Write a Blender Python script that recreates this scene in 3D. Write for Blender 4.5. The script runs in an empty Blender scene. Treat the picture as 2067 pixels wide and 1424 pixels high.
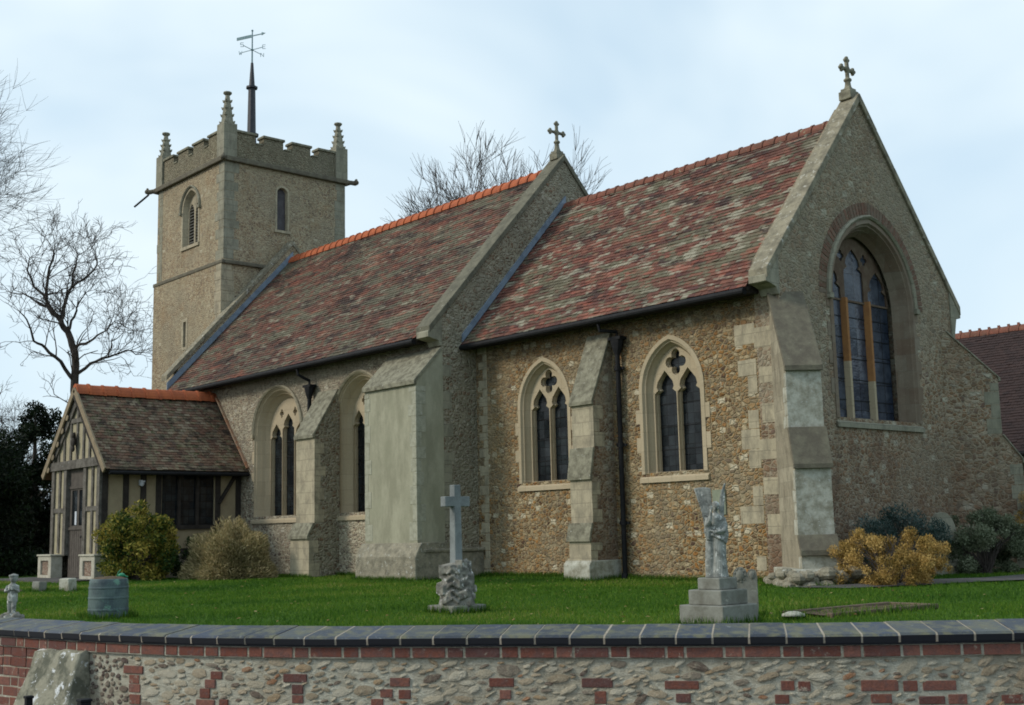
import bpy, bmesh, math, random
import numpy as np
from mathutils import Vector, Matrix, noise
from mathutils.geometry import tessellate_polygon
R = math.radians
random.seed(7)
SC = bpy.context.scene
COL = SC.collection
# ------------------------------------------------------------------ camera, world, sun, exposure
cd = bpy.data.cameras.new("camera"); cam = bpy.data.objects.new("camera", cd); COL.objects.link(cam)
cd.sensor_width = 36.0; cd.lens = 2443.5245 / 2067 * 36; cd.clip_start = .1; cd.clip_end = 5000
rx = Vector((0.66271756, 0.74851891, -0.02291014)); ux = Vector((0.12450216, -0.07996033, 0.98899219)); fx = Vector((-0.73844745, 0.65827486, 0.14618334))
m = Matrix((rx, ux, -fx)).transposed().to_4x4(); m.translation = Vector((12.79729, -17.88459, 0))
cam.matrix_world = m; SC.camera = cam
CAMP = m.translation.copy()
SUN_EL, SUN_AZ = R(32), R(212)      # azimuth clockwise from +Y
w = bpy.data.worlds.new("World"); SC.world = w; w.use_nodes = True
nt = w.node_tree; nt.nodes.clear()
out = nt.nodes.new('ShaderNodeOutputWorld'); bg = nt.nodes.new('ShaderNodeBackground'); bg.inputs[1].default_value = .1
sky = nt.nodes.new('ShaderNodeTexSky'); sky.sky_type = 'NISHITA'; sky.sun_disc = False; sky.sun_elevation = SUN_EL; sky.sun_rotation = SUN_AZ
sky.air_density = 1.0; sky.dust_density = 2.0
tc = nt.nodes.new('ShaderNodeTexCoord'); mp = nt.nodes.new('ShaderNodeMapping'); mp.inputs['Scale'].default_value = (1.0, 1.0, 1.7)
mp.inputs['Rotation'].default_value = (R(8), R(5), R(35)); mp.inputs['Location'].default_value = (.35, .1, .2)
nz = nt.nodes.new('ShaderNodeTexNoise'); nz.inputs['Scale'].default_value = 2.1; nz.inputs['Detail'].default_value = 4; nz.inputs['Roughness'].default_value = .5; nz.inputs['Distortion'].default_value = .4
cr = nt.nodes.new('ShaderNodeValToRGB'); cr.color_ramp.elements[0].position = .36; cr.color_ramp.elements[0].color = (.05, .05, .05, 1); cr.color_ramp.elements[1].position = .64; cr.color_ramp.elements[1].color = (.97, .97, .97, 1)
mx = nt.nodes.new('ShaderNodeMix'); mx.data_type = 'RGBA'
L = nt.links.new
L(tc.outputs['Generated'], mp.inputs[0]); L(mp.outputs[0], nz.inputs['Vector']); L(nz.outputs['Fac'], cr.inputs[0]); L(cr.outputs[0], mx.inputs[0])
mb_ = nt.nodes.new('ShaderNodeMix'); mb_.data_type = 'RGBA'; mb_.inputs[0].default_value = .7; mb_.inputs[7].default_value = (4.05, 5.55, 6.75, 1)   # thin high veil over the blue
L(sky.outputs[0], mb_.inputs[6]); L(mb_.outputs[2], mx.inputs[6]); mx.inputs[7].default_value = (5.75, 6.6, 7.0, 1)
L(mx.outputs[2], bg.inputs[0]); L(bg.outputs[0], out.inputs[0])
sl = bpy.data.lights.new("sun", 'SUN'); sl.energy = 1.35; sl.angle = R(14); sl.color = (1, .93, .82)
sun = bpy.data.objects.new("sun", sl); COL.objects.link(sun)
sd = Vector((math.sin(SUN_AZ) * math.cos(SUN_EL), math.cos(SUN_AZ) * math.cos(SUN_EL), math.sin(SUN_EL)))
sun.rotation_euler = sd.to_track_quat('Z', 'Y').to_euler(); sun.location = (0, -20, 40)
SC.view_settings.view_transform = 'Standard'; SC.view_settings.look = 'None'; SC.view_settings.exposure = 0.6; SC.view_settings.gamma = 1
SC.cycles.use_denoising = True; SC.cycles.filter_width = 1.8; SC.cycles.max_bounces = 6; SC.cycles.transparent_max_bounces = 8

# ------------------------------------------------------------------ materials
class NT:
    def __init__(s, name):
        s.m = bpy.data.materials.new(name); s.m.use_nodes = True; s.t = s.m.node_tree; s.t.nodes.clear()
        s.out = s.t.nodes.new('ShaderNodeOutputMaterial')
    def n(s, typ, out=0, props=None, **ins):
        nd = s.t.nodes.new(typ)
        for k, v in (props or {}).items(): setattr(nd, k, v)
        for k, v in ins.items():
            key = int(k[1:]) if k[0] == '_' else k.replace('_', ' ')
            if isinstance(v, bpy.types.NodeSocket): s.t.links.new(v, nd.inputs[key])
            else: nd.inputs[key].default_value = v
        return nd.outputs[out] if out is not None else nd
    def coord(s, which='Object'): return s.n('ShaderNodeTexCoord', which)
    def scale(s, v, sc, loc=(0, 0, 0), rot=(0, 0, 0)): return s.n('ShaderNodeMapping', Vector=v, Scale=sc, Location=loc, Rotation=rot)
    def noise(s, v, sc, det=4, ro=.55, dist=0., out='Fac'): return s.n('ShaderNodeTexNoise', out, Vector=v, Scale=sc, Detail=det, Roughness=ro, Distortion=dist)
    def ramp(s, f, stops, interp='LINEAR'):
        nd = s.t.nodes.new('ShaderNodeValToRGB'); s.t.links.new(f, nd.inputs[0]); e = nd.color_ramp.elements; nd.color_ramp.interpolation = interp
        while len(e) < len(stops): e.new(.5)
        for i, (p, c) in enumerate(stops):
            e[i].position = p; e[i].color = (c, c, c, 1) if isinstance(c, (int, float)) else (*c, 1)
        return nd.outputs[0]
    def mix(s, f, a, b, bt='MIX'):
        nd = s.t.nodes.new('ShaderNodeMix'); nd.data_type = 'RGBA'; nd.blend_type = bt
        for i, v in ((0, f), (6, a), (7, b)):
            if isinstance(v, bpy.types.NodeSocket): s.t.links.new(v, nd.inputs[i])
            elif i == 0: nd.inputs[0].default_value = v
            else: nd.inputs[i].default_value = (*v, 1)
        return nd.outputs[2]
    def math(s, op, a, b=0., c=0.):
        nd = s.t.nodes.new('ShaderNodeMath'); nd.operation = op
        for i, v in enumerate((a, b, c)):
            if isinstance(v, bpy.types.NodeSocket): s.t.links.new(v, nd.inputs[i])
            else: nd.inputs[i].default_value = v
        return nd.outputs[0]
    def bump(s, h, st=.6, dist=.02, nrm=None):
        d = dict(Height=h, Strength=st, Distance=dist)
        if nrm is not None: d['Normal'] = nrm
        return s.n('ShaderNodeBump', **d)
    def done(s, col, rough=.9, nrm=None, spec=.3, metal=0., **kw):
        d = dict(Base_Color=col if isinstance(col, bpy.types.NodeSocket) else (*col, 1), Roughness=rough, Metallic=metal, **kw)
        d['Specular_IOR_Level'] = spec
        if nrm is not None: d['Normal'] = nrm
        b = s.n('ShaderNodeBsdfPrincipled', **{k.replace('Specular_IOR_Level', 'Specular_IOR_Level'): v for k, v in d.items()})
        s.t.links.new(b, s.out.inputs[0]); return s.m

def rubble(name, sc, zs, stones, mortar, mw=.08, pale=.0, palec=(.42, .37, .27), stain=None, bumpd=.03, mottle=.35, zgrad=None):
    """random rubble: voronoi cells with mortar joints; pale = share of larger squared pale stones"""
    t = NT(name); co = t.coord()
    wv = t.n('ShaderNodeVectorMath', 0, {'operation': 'ADD'}, _0=co, _1=t.n('ShaderNodeVectorMath', 0, {'operation': 'SCALE'}, _0=t.noise(co, 5., 3, out='Color'), Scale=.09))
    v = t.scale(wv, (sc, sc, sc * zs))
    vor = t.n('ShaderNodeTexVoronoi', None, Vector=v, Scale=1.0, Randomness=.95)
    edge = t.n('ShaderNodeTexVoronoi', 'Distance', {'feature': 'DISTANCE_TO_EDGE'}, Vector=v, Scale=1.0, Randomness=.95)
    rnd = t.n('ShaderNodeSeparateColor', 0, Color=vor.outputs['Color'])
    nd2 = t.n('ShaderNodeSeparateColor', 1, Color=vor.outputs['Color'])
    n = len(stones); col = t.ramp(rnd, [(i / n, c) for i, c in enumerate(stones)], 'CONSTANT')
    n1 = t.noise(co, 28., 5, .65); n2 = t.noise(co, 1.1, 4, .6)
    col = t.mix(mottle, col, t.ramp(n1, [(.3, .35), (.5, .5), (.72, .72)]), 'OVERLAY')
    fine = t.n('ShaderNodeTexVoronoi', 'Color', Vector=t.scale(wv, (sc * 2.4, sc * 2.4, sc * 2.9)), Scale=1.0)
    fr = t.n('ShaderNodeSeparateColor', 0, Color=fine); col = t.mix(t.ramp(t.n('ShaderNodeSeparateColor', 1, Color=fine), [(.55, 0.), (.6, .75)]), col, t.ramp(fr, [(0., stones[0]), (.3, tuple(x * .55 for x in stones[1])), (.5, mortar), (.8, stones[-1])], 'CONSTANT'))
    col = t.mix(.28, col, t.ramp(t.noise(co, 4.5, 6, .75), [(.35, .28), (.65, .72)]), 'OVERLAY')
    joint = t.ramp(t.math('ADD', edge, t.math('MULTIPLY', t.math('SUBTRACT', n1, .5), .06)), [(mw * .45, 1.), (mw, 0.)])
    mcol = t.mix(.5, mortar, t.ramp(n1, [(.3, .4), (.7, .62)]), 'OVERLAY')
    # mortar smeared over parts of the face
    smear = t.ramp(t.noise(co, 2.3, 5, .7), [(.54, 0.), (.68, .75)])
    col = t.mix(t.math('MAXIMUM', joint, t.math('MULTIPLY', smear, .6)), col, mcol)
    big = t.noise(co, .55, 3, .5); col = t.mix(t.ramp(big, [(.40, .45), (.52, 0.)]), col, t.mix(.5, mortar, (.20, .185, .145))); col = t.mix(.30, col, t.ramp(t.noise(t.scale(co, (2.2, 2.2, .55)), 1.2, 5, .65), [(.35, .32), (.65, .66)]), 'OVERLAY')
    if pale > 0:
        v2 = t.scale(wv, (4.3, 4.3, 6.4))
        vp = t.n('ShaderNodeTexVoronoi', 'Color', {'distance': 'CHEBYCHEV'}, Vector=v2, Scale=1.0, Randomness=.8)
        vd = t.n('ShaderNodeTexVoronoi', 'Distance', {'distance': 'CHEBYCHEV'}, Vector=v2, Scale=1.0, Randomness=.8)
        sel = t.ramp(t.n('ShaderNodeSeparateColor', 0, Color=vp), [(pale, 1.), (pale + .01, 0.)])
        sel = t.math('MULTIPLY', sel, t.ramp(t.math('ADD', vd, t.math('MULTIPLY', t.math('SUBTRACT', n1, .5), .35)), [(.28, 1.), (.38, 0.)]))
        col = t.mix(sel, col, t.mix(.4, palec, t.ramp(n1, [(.3, .4), (.7, .62)]), 'OVERLAY'))
    if stain:
        for (scl, lo, hi, c, amt) in stain:
            col = t.mix(t.ramp(t.noise(co, scl, 5, .6), [(lo, 0.), (hi, amt)]), col, c)
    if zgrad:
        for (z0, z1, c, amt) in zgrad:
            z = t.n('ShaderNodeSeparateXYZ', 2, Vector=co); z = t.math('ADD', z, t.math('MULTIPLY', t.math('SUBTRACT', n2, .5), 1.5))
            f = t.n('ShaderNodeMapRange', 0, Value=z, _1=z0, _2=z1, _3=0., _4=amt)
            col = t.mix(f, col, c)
    h = t.math('ADD', t.ramp(edge, [(0., 0.), (mw * 1.8, 1.)]), t.math('ADD', t.math('MULTIPLY', n1, .5), t.math('MULTIPLY', nd2, .5)))
    return t.done(col, .93, t.bump(h, .8, bumpd), spec=.15)

def ashlar(name, base, alt, bw=.42, bh=.27, joint=.55, lichen=.25, lc=(.30, .31, .24), dark=None):
    t = NT(name); co = t.coord()
    s = t.n('ShaderNodeSeparateXYZ', None, Vector=co)
    u = t.math('ADD', s.outputs[0], t.math('MULTIPLY', s.outputs[1], .93))
    v = t.n('ShaderNodeCombineXYZ', 0, X=u, Y=s.outputs[2], Z=0.)
    v = t.n('ShaderNodeVectorMath', 0, {'operation': 'ADD'}, _0=v, _1=t.n('ShaderNodeVectorMath', 0, {'operation': 'SCALE'}, _0=t.noise(co, 3.5, 4, out='Color'), Scale=.035))
    br = t.n('ShaderNodeTexBrick', None, {'offset': .5}, Vector=v, Color1=(*base, 1), Color2=(*alt, 1), Mortar=tuple(x * joint for x in base) + (1,), Scale=1., Mortar_Size=.006, Brick_Width=bw, Row_Height=bh, Mortar_Smooth=.3)
    n1 = t.noise(co, 30., 6, .7); n2 = t.noise(co, 3., 5, .65)
    col = t.mix(.35, br.outputs[0], t.ramp(n1, [(.3, .38), (.7, .62)]), 'OVERLAY')
    col = t.mix(t.ramp(n2, [(.45, 0.), (.7, lichen)]), col, lc)
    if dark: col = t.mix(t.ramp(t.noise(t.scale(co, (1.3, 1.3, .6)), 3.2, 7, .75), [(.44, 0.), (.64, dark[1])]), col, dark[0])
    col = t.mix(t.ramp(t.noise(co, 13., 6, .75), [(.60, 0.), (.66, .55)]), col, tuple(min(1, x * 1.25) for x in base))
    h = t.math('SUBTRACT', t.math('MULTIPLY', n1, .5), t.math('MULTIPLY', br.outputs[1], .5))
    return t.done(col, .9, t.bump(h, .5, .01), spec=.2)

def plain(name, base, alt, sc=6., rough=.9, bd=.01, spec=.2, lo=.4, hi=.65, det=6, bs=.5, metal=0., fine=30., third=None):
    t = NT(name); co = t.coord()
    n = t.noise(co, sc, det, .65); n2 = t.noise(co, fine, 4, .6)
    col = t.mix(t.ramp(n, [(lo, 0.), (hi, 1.)]), base, alt)
    if third: col = t.mix(t.ramp(t.noise(t.scale(co, (1, 1, 1), (3, 7, 1)), third[1], 6, .7), [(third[2], 0.), (third[2] + .06, 1.)]), col, third[0])
    col = t.mix(.3, col, t.ramp(n2, [(.3, .38), (.7, .62)]), 'OVERLAY')
    return t.done(col, rough, t.bump(t.math('ADD', n, t.math('MULTIPLY', n2, .6)), bs, bd), spec=spec, metal=metal)

def tilemat(name, cols, streak, sx=1., dark=(.03, .022, .02), amt=.75, patches=None):
    t = NT(name); co = t.coord()
    a = t.n('ShaderNodeAttribute', 'Fac', {'attribute_name': 'rnd'})
    a2 = t.n('ShaderNodeAttribute', 'Fac', {'attribute_name': 'rnd2'})
    n = len(cols); col = t.ramp(a, [(i / max(1, n - 1), c) for i, c in enumerate(cols)])
    for (v, scl, lo, hi, c, am) in streak:
        f = t.noise(t.scale(co, v, (scl, 0, 0)), scl, 4, .6)
        f = t.math('ADD', f, t.math('MULTIPLY', t.math('SUBTRACT', a2, .5), .16))
        col = t.mix(t.ramp(f, [(lo, 0.), (hi, am)]), col, c)
    col = t.mix(t.ramp(t.noise(t.scale(co, (.8, .8, 1.), (4, 0, 0)), .8, 5, .65), [(.50, 0.), (.66, .4)]), col, dark)
    n2 = t.noise(co, 40., 4, .6)
    col = t.mix(.45, col, t.ramp(n2, [(.3, .33), (.7, .66)]), 'OVERLAY')
    return t.done(col, .88, t.bump(n2, .5, .01), spec=.2)

def leafmat(name, stops, trans=.3, rough=.6):
    t = NT(name)
    a = t.n('ShaderNodeAttribute', 'Fac', {'attribute_name': 'rnd'})
    col = t.ramp(a, stops)
    b = t.n('ShaderNodeBsdfPrincipled', Base_Color=col, Roughness=rough, Specular_IOR_Level=.15)
    tr = t.n('ShaderNodeBsdfTranslucent', Color=col)
    mixs = t.n('ShaderNodeMixShader', 0, _0=trans, _1=b, _2=tr)
    t.t.links.new(mixs, t.out.inputs[0]); return t.m

M = {}
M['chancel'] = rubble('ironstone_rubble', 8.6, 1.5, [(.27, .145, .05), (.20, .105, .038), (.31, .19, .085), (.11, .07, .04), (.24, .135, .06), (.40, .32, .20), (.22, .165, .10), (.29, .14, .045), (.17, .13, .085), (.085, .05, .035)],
                      (.34, .265, .155), .10, .17, (.47, .41, .29), stain=[(.7, .52, .72, (.33, .24, .13), .5)], zgrad=[(3.2, 4.4, (.10, .075, .05), .6)])  # zgrad paints the eave shadow onto the top of the wall
M['east'] = rubble('dark_ironstone_rubble', 8.5, 1.4, [(0.195, 0.117, 0.065), (0.273, 0.169, 0.104), (0.169, 0.111, 0.072), (0.325, 0.247, 0.169), (0.221, 0.143, 0.085), (0.156, 0.104, 0.078), (0.364, 0.312, 0.234)],
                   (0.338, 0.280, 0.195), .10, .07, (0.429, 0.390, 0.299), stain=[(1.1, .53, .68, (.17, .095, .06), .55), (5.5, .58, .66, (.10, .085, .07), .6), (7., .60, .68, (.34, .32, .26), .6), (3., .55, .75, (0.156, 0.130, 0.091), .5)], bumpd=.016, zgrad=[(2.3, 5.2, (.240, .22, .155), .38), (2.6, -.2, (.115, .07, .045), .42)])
M['nave'] = rubble('pale_flint_rubble', 9.5, 1.4, [(.42, .36, .26), (.30, .24, .17), (.22, .16, .11), (.46, .41, .31), (.36, .29, .20), (.27, .19, .13), (.15, .11, .085)],
                   (.44, .385, .28), .10, .05, (.50, .45, .35), zgrad=[(3.3, 4.6, (.14, .12, .09), .6)])  # zgrad darkens the wall top, painted shade under the nave eave
M['nave_east'] = rubble('grey_flint_rubble', 8.5, 1.3, [(0.224, 0.185, 0.129), (0.146, 0.106, 0.073), (0.291, 0.252, 0.185), (0.190, 0.123, 0.078), (0.269, 0.235, 0.174), (0.336, 0.302, 0.235)],
                        (0.291, 0.263, 0.190), .13, .08, (0.381, 0.358, 0.280), stain=[(1.6, .5, .7, (0.235, 0.224, 0.168), .55), (9., .62, .68, (0.101, 0.062, 0.039), .7)])
M['tower'] = rubble('tower_cobble', 11., 1.3, [(0.331, 0.255, 0.159), (0.235, 0.166, 0.103), (0.400, 0.331, 0.221), (0.276, 0.193, 0.117), (0.345, 0.276, 0.179), (0.193, 0.138, 0.097)],
                    (0.373, 0.310, 0.207), .12, .05, (0.442, 0.386, 0.276), bumpd=.016, stain=[(1.4, .54, .70, (.30, .20, .11), .5), (6., .58, .67, (.15, .12, .09), .55), (.8, .5, .72, (0.345, 0.297, 0.200), .6), (3.5, .6, .75, (0.317, 0.179, 0.097), .35)])
M['tower_dark'] = rubble('weathered_parapet_cobble', 11., 1.2, [(0.221, 0.189, 0.124), (0.156, 0.130, 0.085), (0.260, 0.227, 0.156), (0.195, 0.156, 0.104)],
                         (0.234, 0.208, 0.143), .12, .0, stain=[(2., .5, .7, (0.182, 0.169, 0.111), .6)])
M['ashlar'] = ashlar('cream_dressed_stone', (.44, .38, .265), (.38, .325, .225), lichen=.4, lc=(.27, .245, .175), dark=((.17, .15, .11), .75))
M['ashlar_old'] = ashlar('old_stained_quoin_stone', (.37, .33, .245), (.27, .235, .17), .38, .25, .7, .6, (.23, .21, .15), dark=((.14, .12, .085), .8))
M['window_stone'] = ashlar('window_limestone', (.43, .35, .235), (.38, .31, .205), .6, .38, .75, .15, (.36, .33, .25))
M['ashlar_grey'] = ashlar('grey_dressed_stone', (.30, .28, .21), (.255, .24, .175), lichen=.5, lc=(.22, .22, .165), dark=((.13, .12, .09), .7))
M['cap'] = plain('lichened_weathering_stone', (.25, .235, .17), (.115, .105, .075), 7., .95, .015, third=((.40, .39, .33), 14., .62))
M['cap_dark'] = plain('dark_lichened_cap', (.115, .10, .075), (.17, .155, .11), 5., .95, .02, third=((.34, .33, .28), 16., .66))
M['coping_stone'] = plain('gable_coping_stone', (.27, .24, .17), (.14, .125, .09), 5., .95, .01, third=((.42, .40, .34), 10., .58))
M['coping_dark'] = plain('dark_gable_coping', (.155, .145, .105), (.10, .095, .07), 5., .95, .01, third=((.40, .38, .32), 8., .64))
M['orange_stone'] = plain('ironstone_mullion', (.33, .16, .06), (.27, .13, .055), 6.)
M['brown_stone'] = plain('shaded_brown_stone', (.10, .065, .045), (.15, .115, .08), 5.)  # brown tracery stone, with the shade of the arch head painted in
M['jamb_stone'] = ashlar('shaded_jamb_stone', (.235, .20, .15), (.18, .13, .09), .5, .34, .75, .6, (.15, .10, .07))  # brown jamb stone, darkened to paint in the shade of the reveal
t = NT('cement_render'); co = t.coord()
st = t.noise(t.scale(co, (2., 2., .7)), 1.6, 6, .7); n1 = t.noise(co, 40., 4, .6)
c = t.mix(t.ramp(st, [(.38, 0.), (.62, 1.)]), (.35, .335, .245), (.25, .24, .17))
c = t.mix(t.ramp(t.noise(co, 2., 5, .6), [(.5, 0.), (.75, .5)]), c, (.27, .27, .185))
c = t.mix(.2, c, t.ramp(n1, [(.3, .38), (.7, .62)]), 'OVERLAY')
M['render'] = t.done(c, .92, t.bump(n1, .3, .005), spec=.2)
M['white_stone'] = plain('limewashed_stone', (.44, .43, .36), (.23, .215, .16), 6., .95, .02, third=((.50, .50, .46), 20., .6))
M['plinth'] = plain('rough_plinth_stone', (.30, .27, .20), (.17, .155, .115), 6., .95, .04, third=((.45, .45, .40), 12., .6), bs=.9)
M['roof'] = tilemat('clay_roof_tiles', [(0.091, 0.041, 0.032), (0.160, 0.063, 0.045), (0.126, 0.057, 0.042), (0.193, 0.083, 0.056), (0.084, 0.038, 0.035)],
                    [((.55, 1.7, 1.7), 1.25, .47, .55, (0.129, 0.119, 0.077), .94), ((.5, 1.6, 1.6), 1.5, .54, .62, (0.049, 0.029, 0.026), .9), ((.7, 2., 2.), 2.4, .55, .63, (0.297, 0.273, 0.203), .85), ((.6, 1.8, 1.8), 1.7, .57, .66, (0.260, 0.078, 0.053), .75)])
M['roof_nave'] = tilemat('clay_roof_tiles_nave', [(0.075, 0.045, 0.033), (0.140, 0.062, 0.043), (0.095, 0.057, 0.040), (0.163, 0.076, 0.053), (0.084, 0.038, 0.034)],
                    [((.45, 2., 2.), 1.35, .46, .55, (0.120, 0.114, 0.077), .92), ((.45, 1.5, 1.5), 1.5, .52, .61, (0.043, 0.029, 0.025), .9), ((.6, 2.2, 2.2), 2.6, .58, .67, (0.267, 0.243, 0.177), .75), ((.5, 1.8, 1.8), 1.8, .57, .67, (0.222, 0.078, 0.049), .7)])
M['roof_porch'] = tilemat('mossy_roof_tiles', [(.16, .085, .055), (.10, .06, .042), (.20, .125, .08), (.13, .075, .052), (.24, .19, .13), (.07, .045, .035)],
                    [((1., 1., 1.), 5., .50, .62, (.20, .17, .105), .8), ((1, 1, 1.), 3., .52, .66, (.04, .03, .023), .85), ((1, 1, 1), 7., .62, .68, (.06, .07, .025), .7)])
M['roof_hall'] = tilemat('dark_roof_tiles', [(.040, .027, .026), (.052, .033, .030), (.034, .024, .023)], [((1, 1, 1.), 1., .5, .7, (.045, .028, .026), .5)])
M['ridge_new'] = plain('orange_ridge_tile', (.42, .115, .045), (.30, .085, .04), 3.5, .8, .006, third=((.14, .09, .06), 9., .66))
M['ridge_old'] = plain('old_red_ridge_tile', (.20, .075, .05), (.13, .065, .045), 5., .85, .008, third=((.24, .20, .13), 7., .6))
M['lead'] = plain('lead_flashing', (.20, .25, .31), (.13, .165, .215), 5., .5, .006, .4)
M['iron'] = plain('black_painted_iron', (.008, .008, .009), (.014, .014, .015), 9., .7, .002, .2)
M['metal_pole'] = plain('grey_galvanised_metal', (.16, .20, .23), (.22, .26, .30), 9., .5, .002, .4)
M['spire_lead'] = plain('dark_lead_spike', (.03, .03, .035), (.05, .05, .058), 6., .6, .006, .4)
M['verdigris'] = plain('verdigris_vane', (.16, .25, .27), (.22, .32, .33), 9., .7, .002)
M['louvre'] = plain('slate_louvre', (.10, .10, .09), (.14, .135, .12), 9., .8, .004)
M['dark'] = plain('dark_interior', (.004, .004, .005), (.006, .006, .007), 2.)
def glassmat(name, base, alt, bw=.17, bh=.2, wr=.0, lead=True, rough=.28, spec=.35):
    t = NT(name); co = t.coord(); s = t.n('ShaderNodeSeparateXYZ', None, Vector=co)
    u = t.math('ADD', s.outputs[0], s.outputs[1]); v = t.n('ShaderNodeCombineXYZ', 0, X=u, Y=s.outputs[2], Z=0.)
    n = t.noise(co, 3., 4, .6); col = t.mix(t.ramp(n, [(.4, 0.), (.65, 1.)]), base, alt)
    h = t.noise(t.scale(co, (1, 1, 2.)), 6. if wr else 2., 3, .6)
    if lead:
        br = t.n('ShaderNodeTexBrick', 1, {'offset': 0.}, Vector=v, Scale=1., Mortar_Size=.008, Brick_Width=bw, Row_Height=bh, Mortar_Smooth=.1)
        col = t.mix(br, col, (.006, .006, .007))
        cell = t.n('ShaderNodeVectorMath', 0, {'operation': 'FLOOR'}, _0=t.n('ShaderNodeVectorMath', 0, {'operation': 'DIVIDE'}, _0=v, _1=(bw, bh, 1.)))
        wn = t.n('ShaderNodeTexWhiteNoise', 1, Vector=cell); off = t.n('ShaderNodeVectorMath', 0, {'operation': 'SCALE'}, _0=t.n('ShaderNodeVectorMath', 0, {'operation': 'SUBTRACT'}, _0=wn, _1=(.5, .5, .5)), Scale=.16)
        geo = t.n('ShaderNodeNewGeometry', 'Normal'); tn = t.n('ShaderNodeVectorMath', 0, {'operation': 'NORMALIZE'}, _0=t.n('ShaderNodeVectorMath', 0, {'operation': 'ADD'}, _0=geo, _1=off))
        return t.done(col, rough * .6, t.bump(h, .35 if wr else .15, .03 if wr else .012, tn), spec=spec)
    return t.done(col, rough, t.bump(h, .35 if wr else .12, .03 if wr else .008), spec=spec)
M['glass'] = glassmat('leaded_glass', (.008, .010, .012), (.022, .028, .031), rough=.34, spec=.22)
M['glass_blue'] = glassmat('sheeted_glass', (.022, .028, .042), (.055, .066, .088), .9, .55, 1, True, .38, .4)
M['timber'] = plain('weathered_oak', (.15, .135, .115), (.075, .066, .055), 5., .9, .008, third=((.24, .23, .215), 12., .6))
M['timber_dark'] = plain('dark_oak', (.030, .025, .021), (.05, .042, .035), 6., .85, .006)
M['timber_door'] = plain('oak_door', (.10, .085, .072), (.07, .058, .05), 6., .85, .006)
M['bargeboard'] = plain('tan_bargeboard', (.27, .21, .135), (.19, .15, .10), 5., .85, .004)
M['plaster'] = plain('cream_plaster', (.37, .32, .215), (.30, .26, .17), 3., .9, .004)
M['plaster_side'] = plain('buff_plaster', (.33, .27, .17), (.27, .215, .135), 3., .9, .004)
M['brick_panel'] = rubble('porch_brick_panel', 12., 2.2, [(.24, .13, .09), (.30, .19, .14), (.20, .11, .08)], (.36, .30, .23), .14)
M['statue'] = plain('lichened_statue_stone', (.30, .305, .28), (.12, .122, .11), 11., .9, .01, third=((.56, .56, .52), 15., .56))
M['cross_stone'] = plain('blue_grey_granite', (.215, .23, .225), (.14, .15, .148), 5., .85, .006, third=((.30, .33, .32), 12., .62))
M['rock'] = plain('carved_rock_stone', (.235, .225, .19), (.085, .08, .07), 10., .95, .02, third=((.52, .52, .49), 13., .58))
M['steps'] = plain('step_stone', (.23, .23, .20), (.145, .14, .115), 5., .95, .012, third=((.36, .355, .30), 9., .62))
M['tub'] = plain('verdigris_lead_tub', (.05, .07, .08), (.10, .14, .135), 5., .65, .012, .3, lo=.38, hi=.6, third=((.14, .26, .20), 5., .57))
M['green_plastic'] = plain('green_plastic', (.01, .22, .10), (.01, .17, .08), 4., .35, .002, .5)
M['soil'] = plain('soil', (.075, .05, .035), (.12, .085, .055), 8., .98, .03, third=((.10, .12, .05), 10., .58))
M['bark'] = plain('bark', (.075, .062, .052), (.045, .038, .033), 5., .95, .01)
M['twig'] = plain('bare_twig', (.085, .07, .062), (.06, .05, .045), 5., .95, .005)
M['white'] = plain('white_plastic', (.6, .62, .66), (.5, .52, .56), 5., .4, .002, .5)
t = NT('lawn_ground'); co = t.coord()
n1 = t.noise(co, .35, 5, .6); n2 = t.noise(co, 6., 5, .7); n3 = t.noise(co, 60., 3, .7)
c = t.mix(t.ramp(n1, [(.35, 0.), (.65, 1.)]), (.045, .11, .010), (.075, .15, .013))
c = t.mix(t.ramp(n2, [(.4, 0.), (.7, .6)]), c, (.025, .06, .008))
c = t.mix(.5, c, t.ramp(n3, [(.3, .25), (.7, .7)]), 'OVERLAY')
M['lawn'] = t.done(c, .95, t.bump(t.math('ADD', n2, n3), .8, .04), spec=.1)
M['blade'] = leafmat('grass_blade', [(0., (.030, .085, .010)), (.35, (.065, .15, .013)), (.65, (.11, .20, .018)), (.9, (.19, .24, .035)), (1., (.26, .24, .08))], .35)
M['asphalt'] = plain('asphalt', (.05, .05, .052), (.065, .064, .062), 3., .95, .006, fine=90.)
M['path'] = plain('tarmac_path', (.10, .095, .09), (.075, .07, .066), 4., .95, .01, fine=70.)
t = NT('red_brick'); co = t.coord()
a = t.n('ShaderNodeAttribute', 'Fac', {'attribute_name': 'rnd'})
c = t.ramp(a, [(0., (.15, .058, .042)), (.3, (.20, .08, .056)), (.55, (.23, .105, .078)), (.8, (.17, .062, .043)), (1., (.12, .058, .05))])
n1 = t.noise(co, 22., 6, .7); n2 = t.noise(co, 90., 3, .6)
c = t.mix(t.ramp(n1, [(.45, 0.), (.62, .7)]), c, (.125, .075, .068)); c = t.mix(t.ramp(t.noise(co, 13., 6, .75), [(.60, 0.), (.66, .75)]), c, (.36, .32, .25)); c = t.mix(.45, c, t.ramp(n2, [(.3, .3), (.7, .7)]), 'OVERLAY')
M['brick'] = t.done(c, .93, t.bump(t.math('ADD', n1, n2), .7, .008), spec=.15)
t = NT('old_weathered_brick'); co = t.coord(); a = t.n('ShaderNodeAttribute', 'Fac', {'attribute_name': 'rnd'})
c = t.ramp(a, [(0., (.12, .065, .045)), (.4, (.17, .085, .06)), (.7, (.16, .12, .09)), (1., (.20, .10, .07))]); n1 = t.noise(co, 20., 5, .7); c = t.mix(t.ramp(n1, [(.45, 0.), (.65, .8)]), c, (.17, .155, .115))
M['old_brick'] = t.done(c, .95, t.bump(n1, .6, .01), spec=.15)
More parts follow.
